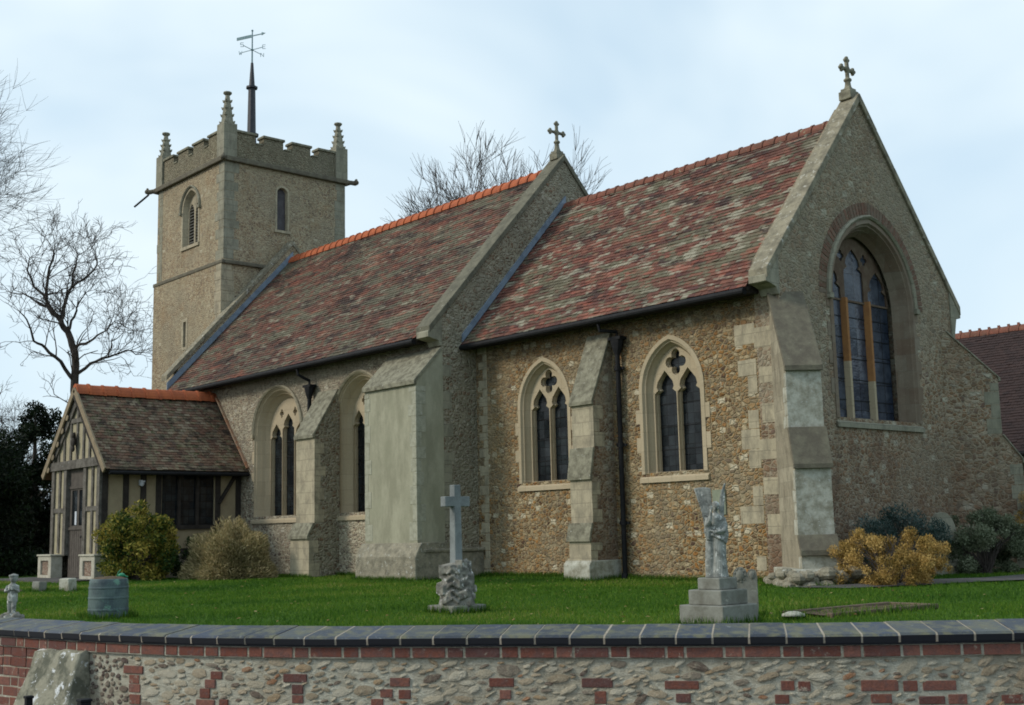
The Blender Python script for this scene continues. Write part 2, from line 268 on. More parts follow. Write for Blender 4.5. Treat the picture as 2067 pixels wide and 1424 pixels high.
t = NT('lime_mortar'); co = t.coord()
n1 = t.noise(t.scale(co, (1, 1, 2.2)), 14., 6, .7, .6); n2 = t.noise(co, 80., 3, .7); n3 = t.noise(co, 2.2, 4, .6)
c = t.mix(t.ramp(n1, [(.38, 0.), (.62, 1.)]), (.37, .345, .265), (.52, .495, .40)); c = t.mix(t.ramp(n3, [(.42, 0.), (.7, .6)]), c, (.26, .20, .13))
c = t.mix(.4, c, t.ramp(n2, [(.3, .33), (.7, .68)]), 'OVERLAY')
M['mortar'] = t.done(c, .97, t.bump(t.math('ADD', n1, t.math('MULTIPLY', n2, .4)), 1., .02), spec=.1)
t = NT('flint_stones'); co = t.coord()
a = t.n('ShaderNodeAttribute', 'Fac', {'attribute_name': 'rnd'})
c = t.ramp(a, [(0., (.38, .33, .24)), (.16, (.27, .215, .145)), (.30, (.43, .39, .30)), (.44, (.31, .22, .13)), (.54, (.20, .165, .125)), (.66, (.36, .29, .20)), (.78, (.14, .105, .08)), (.87, (.27, .14, .075)), (.94, (.10, .07, .06)), (1., (.36, .20, .08))], 'CONSTANT')
n1 = t.noise(co, 25., 6, .7); n2 = t.noise(co, 100., 3, .6)
c = t.mix(t.ramp(n1, [(.45, 0.), (.7, .6)]), c, (.34, .30, .22)); c = t.mix(.45, c, t.ramp(n2, [(.3, .33), (.7, .68)]), 'OVERLAY')
M['flint'] = t.done(c, .9, t.bump(t.math('ADD', n1, t.math('MULTIPLY', n2, .5)), .9, .012), spec=.2)
t = NT('blue_engineering_brick'); co = t.coord()
a = t.n('ShaderNodeAttribute', 'Fac', {'attribute_name': 'rnd'})
c = t.ramp(a, [(0., (.030, .038, .050)), (.35, (.048, .058, .072)), (.6, (.042, .056, .088)), (.8, (.028, .035, .048)), (1., (.07, .078, .078))])
n1 = t.noise(co, 8., 6, .7); n2 = t.noise(co, 60., 4, .6)
c = t.mix(t.ramp(n1, [(.46, 0.), (.60, .85)]), c, (.13, .125, .07)); c = t.mix(t.ramp(t.noise(co, 20., 5, .7), [(.62, 0.), (.68, .8)]), c, (.20, .21, .20))
c = t.mix(.35, c, t.ramp(n2, [(.3, .35), (.7, .65)]), 'OVERLAY')
M['coping_brick'] = t.done(c, .62, t.bump(t.math('ADD', n1, n2), .5, .006), spec=.4)
t = NT('coping_underside'); M['coping_edge'] = t.done((.012, .013, .017), .6, None)
M['spotted'] = plain('lichen_spotted_render', (.115, .115, .085), (.27, .255, .19), 7., .95, .02, lo=.42, hi=.56, third=((.62, .63, .62), 11., .575), bs=.8)

# ------------------------------------------------------------------ mesh helpers
class MB:
    def __init__(s): s.v = []; s.f = []; s.mi = []; s.at = []; s.at2 = []
    def add(s, vs, fs, mi=0, r=None):
        o = len(s.v); s.v.extend([tuple(v) for v in vs]); r2 = random.random(); r = random.random() if r is None else r
        for f in fs: s.f.append(tuple(i + o for i in f)); s.mi.append(mi); s.at.append(r); s.at2.append(r2)
    def box(s, a, b, mi=0, r=None, T=None):
        x0, y0, z0 = a; x1, y1, z1 = b
        vs = [(x0, y0, z0), (x1, y0, z0), (x1, y1, z0), (x0, y1, z0), (x0, y0, z1), (x1, y0, z1), (x1, y1, z1), (x0, y1, z1)]
        if T: vs = [T(*v) for v in vs]
        s.add(vs, [(0, 3, 2, 1), (4, 5, 6, 7), (0, 1, 5, 4), (1, 2, 6, 5), (2, 3, 7, 6), (3, 0, 4, 7)], mi, r)
    def bar(s, p, q, w, d, up=(0, 0, 1), mi=0):
        """rectangular bar from p to q, w wide (across up), d deep (along up)"""
        p = Vector(p); q = Vector(q); a = (q - p).normalized(); up = Vector(up); b = a.cross(up).normalized() * w / 2; c = b.cross(a).normalized() * d / 2
        vs = [p - b - c, p + b - c, p + b + c, p - b + c, q - b - c, q + b - c, q + b + c, q - b + c]
        s.add(vs, [(0, 3, 2, 1), (4, 5, 6, 7), (0, 1, 5, 4), (1, 2, 6, 5), (2, 3, 7, 6), (3, 0, 4, 7)], mi)
    def plate(s, outer, holes, w0, w1, T, mi=0, mside=None, back=True):
        """2-D polygon with holes (u,v) extruded from w0 to w1 through T(u,v,w)"""
        loops = [list(outer)] + [list(h) for h in holes]
        flat = [p for l in loops for p in l]
        tris = tessellate_polygon([[Vector((p[0], p[1], 0)) for p in l] for l in loops])
        n = len(flat); vs = [T(p[0], p[1], w1) for p in flat] + [T(p[0], p[1], w0) for p in flat]
        fs = []
        for tr in tris:
            a, b, c = [flat[i] for i in tr]; ar = (b[0] - a[0]) * (c[1] - a[1]) - (b[1] - a[1]) * (c[0] - a[0])
            if abs(ar) < 1e-10: continue
            tr = tuple(tr) if ar > 0 else tuple(reversed(tr))
            fs.append(tr)
            if back: fs.append(tuple(i + n for i in reversed(tr)))
        s.add(vs, fs, mi)
        k = 0; f2 = []
        for li, l in enumerate(loops):
            ar = sum(l[i][0] * l[(i + 1) % len(l)][1] - l[(i + 1) % len(l)][0] * l[i][1] for i in range(len(l)))
            for i in range(len(l)):
                a = k + i; b = k + (i + 1) % len(l)
                q = (a, a + n, b + n, b)
                if (ar > 0) == (li > 0): q = q[::-1]
                f2.append(q)
            k += len(l)
        o = len(s.v) - len(vs); r = s.at[-1] if s.at else .5
        for f in f2: s.f.append(tuple(i + o for i in f)); s.mi.append(mi if mside is None else mside); s.at.append(r); s.at2.append(.5)
    def tube(s, pts, rad, n=8, mi=0, cap=True, r=None):
        pts = [Vector(p) for p in pts]; rad = rad if isinstance(rad, (list, tuple)) else [rad] * len(pts)
        vs = []; fs = []; up = None
        for i, p in enumerate(pts):
            d = (pts[min(i + 1, len(pts) - 1)] - pts[max(i - 1, 0)]).normalized()
            if up is None: up = Vector((0, 0, 1)) if abs(d.z) < .9 else Vector((1, 0, 0))
            a = d.cross(up).normalized(); b = a.cross(d).normalized(); up = b
            for k in range(n):
                t = 2 * math.pi * k / n; vs.append(p + (a * math.cos(t) + b * math.sin(t)) * rad[i])
        for i in range(len(pts) - 1):
            for k in range(n):
                k2 = (k + 1) % n; fs.append((i * n + k, i * n + k2, (i + 1) * n + k2, (i + 1) * n + k))
        if cap: fs.append(tuple(range(n - 1, -1, -1))); fs.append(tuple((len(pts) - 1) * n + k for k in range(n)))
        s.add(vs, fs, mi, r)
    def loft(s, secs, n=24, mi=0):
        """secs: (cx,cy,z,rx,ry,fold amp,fold count,phase,rot)"""
        vs = []; fs = []
        for sc in secs:
            cx, cy, z, a, b = sc[:5]; fa, fn, ph, ro = (list(sc[5:]) + [0, 0, 0, 0])[:4]
            for k in range(n):
                t = 2 * math.pi * k / n; q = 1 + fa * math.cos(fn * t + ph) + fa * .5 * math.cos((fn * 1.7 + 1) // 1 * t + ph * 2)
                x = a * math.cos(t) * q; y = b * math.sin(t) * q
                vs.append((cx + x * math.cos(ro) - y * math.sin(ro), cy + x * math.sin(ro) + y * math.cos(ro), z))
        for i in range(len(secs) - 1):
            for k in range(n):
                k2 = (k + 1) % n; fs.append((i * n + k, i * n + k2, (i + 1) * n + k2, (i + 1) * n + k))
        fs.append(tuple(range(n - 1, -1, -1))); fs.append(tuple((len(secs) - 1) * n + k for k in range(n)))
        s.add(vs, fs, mi)
    def ball(s, c, r, mi=0, n=10, m=7):
        r = r if isinstance(r, (list, tuple)) else (r, r, r)
        vs = []; fs = []
        for i in range(m + 1):
            th = math.pi * i / m
            for k in range(n):
                t = 2 * math.pi * k / n; vs.append((c[0] + r[0] * math.sin(th) * math.cos(t), c[1] + r[1] * math.sin(th) * math.sin(t), c[2] - r[2] * math.cos(th)))
        for i in range(m):
            for k in range(n): k2 = (k + 1) % n; fs.append((i * n + k, i * n + k2, (i + 1) * n + k2, (i + 1) * n + k))
        s.add(vs, fs, mi)
    def build(s, name, mats, parent=None, smooth=False, attr=False, fix=True, bevel=0., remesh=0.):
        me = bpy.data.meshes.new(name); me.from_pydata(s.v, [], s.f)
        mats = mats if isinstance(mats, (list, tuple)) else [mats]
        for mm in mats: me.materials.append(M[mm] if isinstance(mm, str) else mm)
        me.polygons.foreach_set('material_index', s.mi)
        if attr:
            for nm, d in (('rnd', s.at), ('rnd2', s.at2)): me.attributes.new(nm, 'FLOAT', 'FACE').data.foreach_set('value', d)
        if smooth: me.polygons.foreach_set('use_smooth', [True] * len(s.f))
        me.update()
        if fix:
            b = bmesh.new(); b.from_mesh(me); bmesh.ops.recalc_face_normals(b, faces=b.faces[:]); b.to_mesh(me); b.free()
        o = bpy.data.objects.new(name, me); COL.objects.link(o)
        if parent: o.parent = parent
        if remesh: md = o.modifiers.new('fuse', 'REMESH'); md.mode = 'VOXEL'; md.voxel_size = remesh; md.use_smooth_shade = True
        if bevel: md = o.modifiers.new('bevel', 'BEVEL'); md.width = bevel; md.segments = 2; md.limit_method = 'ANGLE'; md.angle_limit = R(40)
        return o

def tag(o, label, cat, group=None, kind=None):
    if label: o['label'] = label
    if cat: o['category'] = cat
    if group: o['group'] = group
    if kind: o['kind'] = kind
    return o
def thing(name, label, cat, group=None, loc=None):
    o = bpy.data.objects.new(name, None); COL.objects.link(o); o.empty_display_size = .3
    return tag(o, label, cat, group)
def lab(o, l): o['label'] = l; return o

def FS(y):  # south-facing frame: u = x, v = z, w = out of the wall (towards -y)
    return lambda u, v, w_: (u, y - w_, v)
def FE(x):  # east-facing frame: u = y, v = z, w = out (towards +x)
    return lambda u, v, w_: (x + w_, u, v)
def FN(y): return lambda u, v, w_: (u, y + w_, v)
def FW(x): return lambda u, v, w_: (x - w_, u, v)

def arch(cu, v0, vs, a, Rr, inset=0., n=10):
    """closed polygon of a pointed-arch opening, counter-clockwise from bottom left"""
    a2 = a - inset; r = Rr - inset; c = Rr - a
    h = math.sqrt(max(r * r - c * c, 0)); th = math.acos(max(-1, min(1, c / r)))
    P = [(cu - a2, v0), (cu + a2, v0)]
    for i in range(n + 1): t = th * i / n; P.append((cu - c + r * math.cos(t), vs + r * math.sin(t)))
    for i in range(n - 1, -1, -1): t = th * i / n; P.append((cu + c - r * math.cos(t), vs + r * math.sin(t)))
    return P
def sweep(mb, cu, v0, vs, a, Rr, prof, T, mi=0, n=10, arch_only=False, segs=None):
    """prof: list of (inset, w); sweeps it along the arch outline, open at the bottom"""
    rows = []
    for (ins, w_) in prof:
        P = arch(cu, v0, vs, a, Rr, ins, n); path = P[1:] + [P[0]]
        if arch_only: path = path[1:-1]
        rows.append([T(p[0], p[1], w_) for p in path])
    k = len(rows[0]); vv = [p for r_ in rows for p in r_]
    fs = [(i * k + j, i * k + j + 1, (i + 1) * k + j + 1, (i + 1) * k + j) for i in range(len(rows) - 1) for j in range(k - 1)]
    mb.add(vv, fs, mi)

def light(cu, v0, vtop, lw, head=.42, ex=0., cusp=True):
    """cusped window light"""
    l = lw + ex; vs = vtop - head
    L_ = [(-l, v0 - ex), (l, v0 - ex), (l, vs)]
    if cusp: side = [(l * .98, vs + head * .18), (l * (.60 + ex * 3), vs + head * .30), (l * .78, vs + head * .42), (l * .68, vs + head * .62), (l * .36, vs + head * .82)]
    else: side = [(l * .95, vs + head * .3), (l * .78, vs + head * .55), (l * .45, vs + head * .82)]
    P = L_ + side + [(0, vtop + ex)] + [(-x, y) for x, y in reversed(side)] + [(-l, vs)]
    return [(cu + x, y) for x, y in P]
def quatre(cu, cv, r, ex=0., n=32, rot=0., sq=1.):
    P = []
    for i in range(n):
        t = 2 * math.pi * i / n + rot; rr = (r + ex) * (.52 + .48 * abs(math.cos(2 * t - 2 * rot)) ** .8); P.append((cu + rr * math.cos(t) * sq, cv + rr * math.sin(t)))
    return P

# ------------------------------------------------------------------ dimensions (metres, eye level = 0)
Wc = 6.07; A = Wc / 2; LC = 8.53; S = 1.016; LN = 13.45; XW = -LC - LN; GZ = -1.0
church = thing('church', 'old stone parish church with red tiled roofs and square battlemented tower', 'church')
B0 = GZ - .25

# openings
W_CH = [(-6.27, 1.05, 2.70, .745, .985), (-2.64, 1.07, 2.70, .745, .99)]
W_NV = [(-15.66, .55, 2.78, 1.20, 1.19), (-11.78, .55, 2.82, 1.06, 1.12)]
W_EA = (3.10, 1.98, 4.30, 1.42, 1.62)

def gable_poly(y0, y1, ze, zr, ym): return [(y0, B0), (y1, B0), (y1, ze), (ym, zr), (y0, ze)]
mb = MB(); mb.plate([(-LC, B0), (-.55, B0), (-.55, 4.40), (-LC, 4.40)], [arch(*w_, inset=.006) for w_ in W_CH], -.55, 0, FS(0))
lab(mb.build('wall', 'chancel', church), 'orange-brown ironstone south wall of the chancel')
gsl = (8.60 - 4.62) / (A + .35)
def gz(y, top=8.60, off=0., sl=gsl, ym=A): return top - off - abs(y - ym) * sl
mb = MB(); mb.plate([(0, B0), (Wc, B0), (Wc, gz(Wc, off=.19)), (A, gz(A, off=.19)), (0, gz(0, off=.19))], [arch(*W_EA, inset=.006)], -.55, 0, FE(0))
lab(mb.build('wall', 'east', church), 'tall gabled east wall of the chancel')
mb = MB(); mb.plate([(-LC, B0), (-.55, B0), (-.55, 4.40), (-LC, 4.40)], [], -.4, 0, FN(Wc)); mb.build('wall', 'chancel', church)
mb = MB(); mb.plate([(XW, B0), (-LC - .5, B0), (-LC - .5, 4.50), (XW, 4.50)], [arch(*w_, inset=.006) for w_ in W_NV], -.6, 0, FS(-S))
lab(mb.build('wall', 'nave', church), 'pale flint rubble south wall of the nave')
nsl = (9.49 - 4.665) / (A + S + .35)
mb = MB(); mb.plate([(-S, B0), (Wc + S, B0), (Wc + S, gz(Wc + S, 9.49, .17, nsl)), (A, 9.49 - .17), (-S, gz(-S, 9.49, .17, nsl))], [], -.5, 0, FE(-LC))
lab(mb.build('wall', 'nave_east', church), 'grey flint gable wall of the nave above the chancel roof')
mb = MB(); mb.plate([(XW + .4, B0), (-LC - .5, B0), (-LC - .5, 4.50), (XW + .4, 4.50)], [], -.5, 0, FN(Wc + S)); mb.build('wall', 'nave', church)
mb = MB(); mb.plate([(-S, B0), (Wc + S, B0), (Wc + S, gz(Wc + S, 9.82, .17, nsl)), (A, 9.82 - .17), (-S, gz(-S, 9.82, .17, nsl))], [], 0, .38, FE(XW + .003))
mb.build('wall', 'tower', church)

# ------------------------------------------------------------------ roofs
def tiles(name, mat, P0, X, U, Lx, Lu, parent, gauge=.115, tw=.165, sag=.03, wob=.012, extra=None):
    """P0 eave corner, X unit vector along the eave, U unit vector up the slope"""
    P0 = Vector(P0); X = Vector(X); U = Vector(U); N = X.cross(U).normalized()
    if N.z < 0: N = -N
    mb = MB(); rows = int(Lu / gauge); cols = int(Lx / tw)
    def sg(x, u): return -sag * math.sin(math.pi * x / Lx) * math.sin(math.pi * min(1, u / Lu)) + wob * noise.noise(Vector((x * .8, u * .8, Lx)))
    for j in range(rows + 1):
        u0 = j * gauge; u1 = min(u0 + gauge * 1.25, Lu); off = (j % 2) * tw / 2
        for i in range(-1, cols + 1):
            x0 = i * tw + off; x1 = x0 + tw - .006
            x0 = max(x0, 0); x1 = min(x1, Lx)
            if x1 - x0 < .02: continue
            d = random.uniform(-.005, .007); l = .019 + random.uniform(-.004, .007) + (.012 if random.random() < .03 else 0)
            a = P0 + X * x0 + U * (u0 + d); b = P0 + X * x1 + U * (u0 + d + random.uniform(-.002, .002)); c = P0 + X * x1 + U * u1; e = P0 + X * x0 + U * u1
            h1 = sg((x0 + x1) / 2, u0); h2 = sg((x0 + x1) / 2, u1); tw_ = random.uniform(-.003, .003)
            vs = [a + N * (h1 + l + tw_), b + N * (h1 + l - tw_), c + N * (h2 + .004), e + N * (h2 + .004), a + N * (h1 + l - .016), b + N * (h1 + l - .016), c + N * (h2 - .012), e + N * (h2 - .012)]
            mb.add(vs, [(0, 1, 2, 3), (0, 4, 5, 1), (0, 3, 7, 4), (1, 5, 6, 2)])
    # underlay board
    vs = [P0 + U * .01 - N * .03, P0 + X * Lx + U * .01 - N * .03, P0 + X * Lx + U * .3 - N * (.05 + sag), P0 + U * .3 - N * (.05 + sag), P0 + X * Lx + U * Lu - N * (.06 + sag), P0 + U * Lu - N * (.06 + sag)]
    vs += [v - N * .07 for v in vs]; mb.add(vs, [(0, 1, 2, 3), (3, 2, 4, 5), (9, 8, 7, 6), (11, 10, 8, 9), (0, 6, 7, 1), (1, 7, 8, 2), (2, 8, 10, 4), (5, 11, 9, 3), (3, 9, 6, 0), (4, 10, 11, 5)], 1)
    return mb.build(name, [mat, 'timber_dark'], parent, attr=True)
def slope_roof(x0, x1, ye, ze, yr, zr, mat, parent, name='roof', **k):
    U = Vector((0, yr - ye, zr - ze)); Lu = U.length; U.normalize()
    o = tiles(name, mat, (x0, ye, ze), (1, 0, 0), U, x1 - x0, Lu, parent, **k)
    if k.get('extra') != 'single':
        U2 = Vector((0, ye - yr, zr - ze)).normalized(); y2 = 2 * yr - ye
        mb = MB(); T = lambda u, v, w_: (u, y2 + U2.y * v, ze + U2.z * v + w_)
        mb.plate([(x0, 0), (x1, 0), (x1, Lu), (x0, Lu)], [], -.1, .02, T); q = mb.build('roof_slope', mat, o, attr=True)
    return o
chancel_roof = lab(slope_roof(-LC, -.40, -.44, 4.27, A, 8.16, 'roof', church), 'chancel roof of mottled red, purple and lichened clay tiles')
nave_roof = lab(slope_roof(XW + .38, -LC - .42, -S - .42, 4.40, A, 9.17, 'roof_nave', church, sag=.05), 'long nave roof of brown red and grey-green mottled tiles')
def ridge(x0, x1, yr, zr, mat, parent, step=.33, lip=.03, r=.13, dirn='x', knob=False, jit=.006):
    mb = MB(); n = int((x1 - x0) / step); step = (x1 - x0) / n
    for i in range(n):
        a = x0 + i * step + .003; b = a + step - .006; dz = random.uniform(-jit, jit)
        for (p, q, rr) in ((a, b - step * .18, r), (b - step * .18, b, r + lip)):
            sec = []
            for k in range(9):
                t = math.pi * (k / 8); c_, s_ = math.cos(t), math.sin(t)
                sec.append((c_ * rr * 1.15, s_ * rr * .95 - rr * .55 * abs(c_) ** 1.5))
            for f in (-1, 1): pass
            vs = [(p, yr + y, zr + z + dz) for y, z in sec] + [(q, yr + y, zr + z + dz) for y, z in sec]
            if dirn == 'y': vs = [(yr + (v[1] - yr), v[0], v[2]) for v in vs]
            fs = [(k, k + 1, k + 10, k + 9) for k in range(8)] + [tuple(range(8, -1, -1)), tuple(range(9, 18))]
            mb.add(vs, fs)
        if knob: mb.box((b - .09, yr - .02, zr + r * .7 + dz), (b - .02, yr + .02, zr + r * .7 + .09 + dz))
    return mb.build('ridge_tiles', mat, parent)
ridge(-LC + .02, -.42, A, 8.10, 'ridge_old', chancel_roof, .30, .022, .12)
ridge(XW + .40, -LC - .44, A, 9.10, 'ridge_new', nave_roof, .36, .03, .17)

# ------------------------------------------------------------------ gable copings, kneelers, crosses
def coping(x0, x1, ytip, top, sl, th, mat, parent, ym=A, both=True, seg=.75):
    mb = MB()
    for sgn in ((-1, 1) if both else (-1,)):
        y0 = abs(ym - ytip); n = max(3, int(y0 * 1.4 / seg))
        for i in range(n):
            d0 = y0 * i / n; d1 = y0 * (i + 1) / n - .006
            vs = []
            jx = random.uniform(-.006, .006)
            for x in (x0 + jx, x1 + jx):
                for d, o_ in ((d0, 0), (d1, 0), (d1, th), (d0, th)): vs.append((x, ym + sgn * d, top - d * sl - o_))
            mb.add(vs, [(0, 1, 2, 3), (7, 6, 5, 4), (0, 4, 5, 1), (1, 5, 6, 2), (2, 6, 7, 3), (3, 7, 4, 0)])
    return mb.build('gable_coping', mat, parent, bevel=.012)
coping(-.36, .05, -.40, 8.60, gsl, .19, 'coping_stone', church)
coping(-LC - .46, -LC + .05, -S - .38, 9.49, nsl, .17, 'coping_dark', church)
coping(XW + .02, XW + .42, -S - .38, 9.82, nsl, .17, 'coping_stone', church)
def kneeler(x0, x1, yw, sgn, z1, z0, mat, tip=.40):
    mb = MB(); P = [(yw + sgn * .002, z0), (yw + sgn * .05, z0), (yw + sgn * .10, z0 + .12), (yw + sgn * .22, z1 - .16), (yw + sgn * tip, z1 - .12), (yw + sgn * tip, z1), (yw + sgn * .002, z1 + tip * 1.1)]
    if sgn < 0: P = P[::-1]
    mb.plate(P, [], x0, x1, lambda u, v, w_: (w_, u, v)); return mb.build('kneeler', mat, church, bevel=.01)
kneeler(-.36, .03, 0, -1, 4.44, 4.12, 'ashlar_grey'); kneeler(-.42, .03, Wc, 1, 4.44, 3.75, 'ashlar_grey')
kneeler(-LC - .40, -LC + .03, -S, -1, 4.50, 4.2, 'ashlar_grey'); kneeler(-LC - .44, -LC + .03, Wc + S, 1, 4.50, 3.8, 'ashlar_grey')
def gable_cross(x, z, h, mat='cap'):
    mb = MB(); y = A
    mb.box((x - .14, y - .15, z - .12), (x + .14, y + .15, z + .06)); mb.box((x - .11, y - .12, z + .06), (x + .11, y + .12, z + .12))
    mb.loft([(x, y, z + .1, .11, .11), (x, y, z + h * .22, .07, .07), (x, y, z + h * .40, .05, .05)], 8)
    mb.loft([(x, y, z + h * .34, .05, .05), (x, y, z + h * .38, .085, .085), (x, y, z + h * .42, .085, .085), (x, y, z + h * .45, .045, .045)], 8)
    cz = z + h * .68; a = h * .25
    mb.tube([(x, y, z + h * .4), (x, y, cz + a)], .045, 8)
    mb.tube([(x, y - a * .85, cz), (x, y + a * .85, cz)], .042, 8)
    mb.ball((x, y, cz), (.05, .09, .09))
    for dy, dz in ((0, 1), (1, 0), (-1, 0)):
        ex, ez = y + dy * a, cz + dz * a
        for (p, q) in ((0, 0), (1, 0), (0, 1), (-1, 0), (0, -1)):
            mb.ball((x, ex + p * .045, ez + q * .045), (.045, .042, .042), n=8, m=6)
    return mb.build('gable_cross', mat, church, remesh=.012)
gable_cross(-.20, 8.62, .80); gable_cross(-LC - .22, 9.50, .92)

# lead flashing
def strip(x, ytop, ybot, ztop, sl, wd, off, parent, mat='lead', th=.02):
    mb = MB(); mb.plate([(ytop, ztop + off), (ytop, ztop + off + wd), (ybot, ztop + off + wd - (ytop - ybot) * sl), (ybot, ztop + off - (ytop - ybot) * sl)], [], 0, th, FE(x))
    return mb.build('lead_flashing', mat, parent)
csl = (8.16 - 4.27) / (A + .44)
strip(-LC + .004, A, -.42, 8.16, csl, .18, .05, chancel_roof, th=.05)
nrs = (9.17 - 4.40) / (A + S + .42)
strip(XW + .385, A, -S - .36, 9.17, nrs, .22, .04, nave_roof, th=.04)

# gutters, fascia, pipes
def gutter(x0, x1, y, z, parent):
    mb = MB(); mb.tube([(x0, y, z), (x1, y, z)], .062, 10)
    mb.box((x0 + .02, y + .05, z - .06), (x1 - .02, y + .09, z + .02))
    return mb.build('gutter', 'iron', parent)
gutter(-LC + .02, -.42, -.46, 4.20, chancel_roof); gutter(XW + .4, -LC - .46, -S - .44, 4.33, nave_roof)
def soffit(x0, x1, y, z, yw, parent):
    mb = MB(); mb.plate([(y + .06, z - .05), (yw - .006, z - .02), (yw - .006, z + .35), (y + .06, z + .06)][::-1], [], x0, x1, lambda u, v, w_: (w_, u, v)); return mb.build('soffit', 'timber_dark', parent)
soffit(-LC + .02, -.44, -.42, 4.22, 0, chancel_roof); soffit(XW + .4, -LC - .48, -S - .40, 4.35, -S, nave_roof)
def pipe(x, y, ztop, zh, zb, goose, parent):
    mb = MB(); mb.tube([(x + goose[0], goose[1], ztop), (x + goose[0] * .9, goose[1] + .02, ztop - .16), (x, y, zh + .25), (x, y, zh + .1)], .038, 10)
    mb.tube([(x, y, zh), (x, y, zb)], .052, 12)
    for z in np.arange(zh - .55, zb + .3, -1.55): mb.tube([(x, y, z), (x, y, z + .09)], .07, 12); mb.box((x - .13, y + .02, z + .02), (x + .13, y + .06, z + .07))
    mb.tube([(x, y, zb + .12), (x + .02, y - .07, zb - .02)], .062, 10)
    o = mb.build('drainpipe', 'iron', parent)
    mb = MB(); mb.loft([(x, y, zh - .22, .055, .055), (x, y, zh - .12, .10, .085), (x, y, zh + .02, .15, .11), (x, y, zh + .12, .16, .12)], 8); mb.box((x - .17, y - .10, zh + .08), (x + .17, y + .10, zh + .14)); mb.build('hopper', 'iron', o)
    return o
pipe(-3.93, -.11, 4.15, 3.72, GZ, (-.22, -.42), church)
pipe(-13.86, -S - .14, 4.28, 3.72, 2.9, (-.14, -S - .42), church)

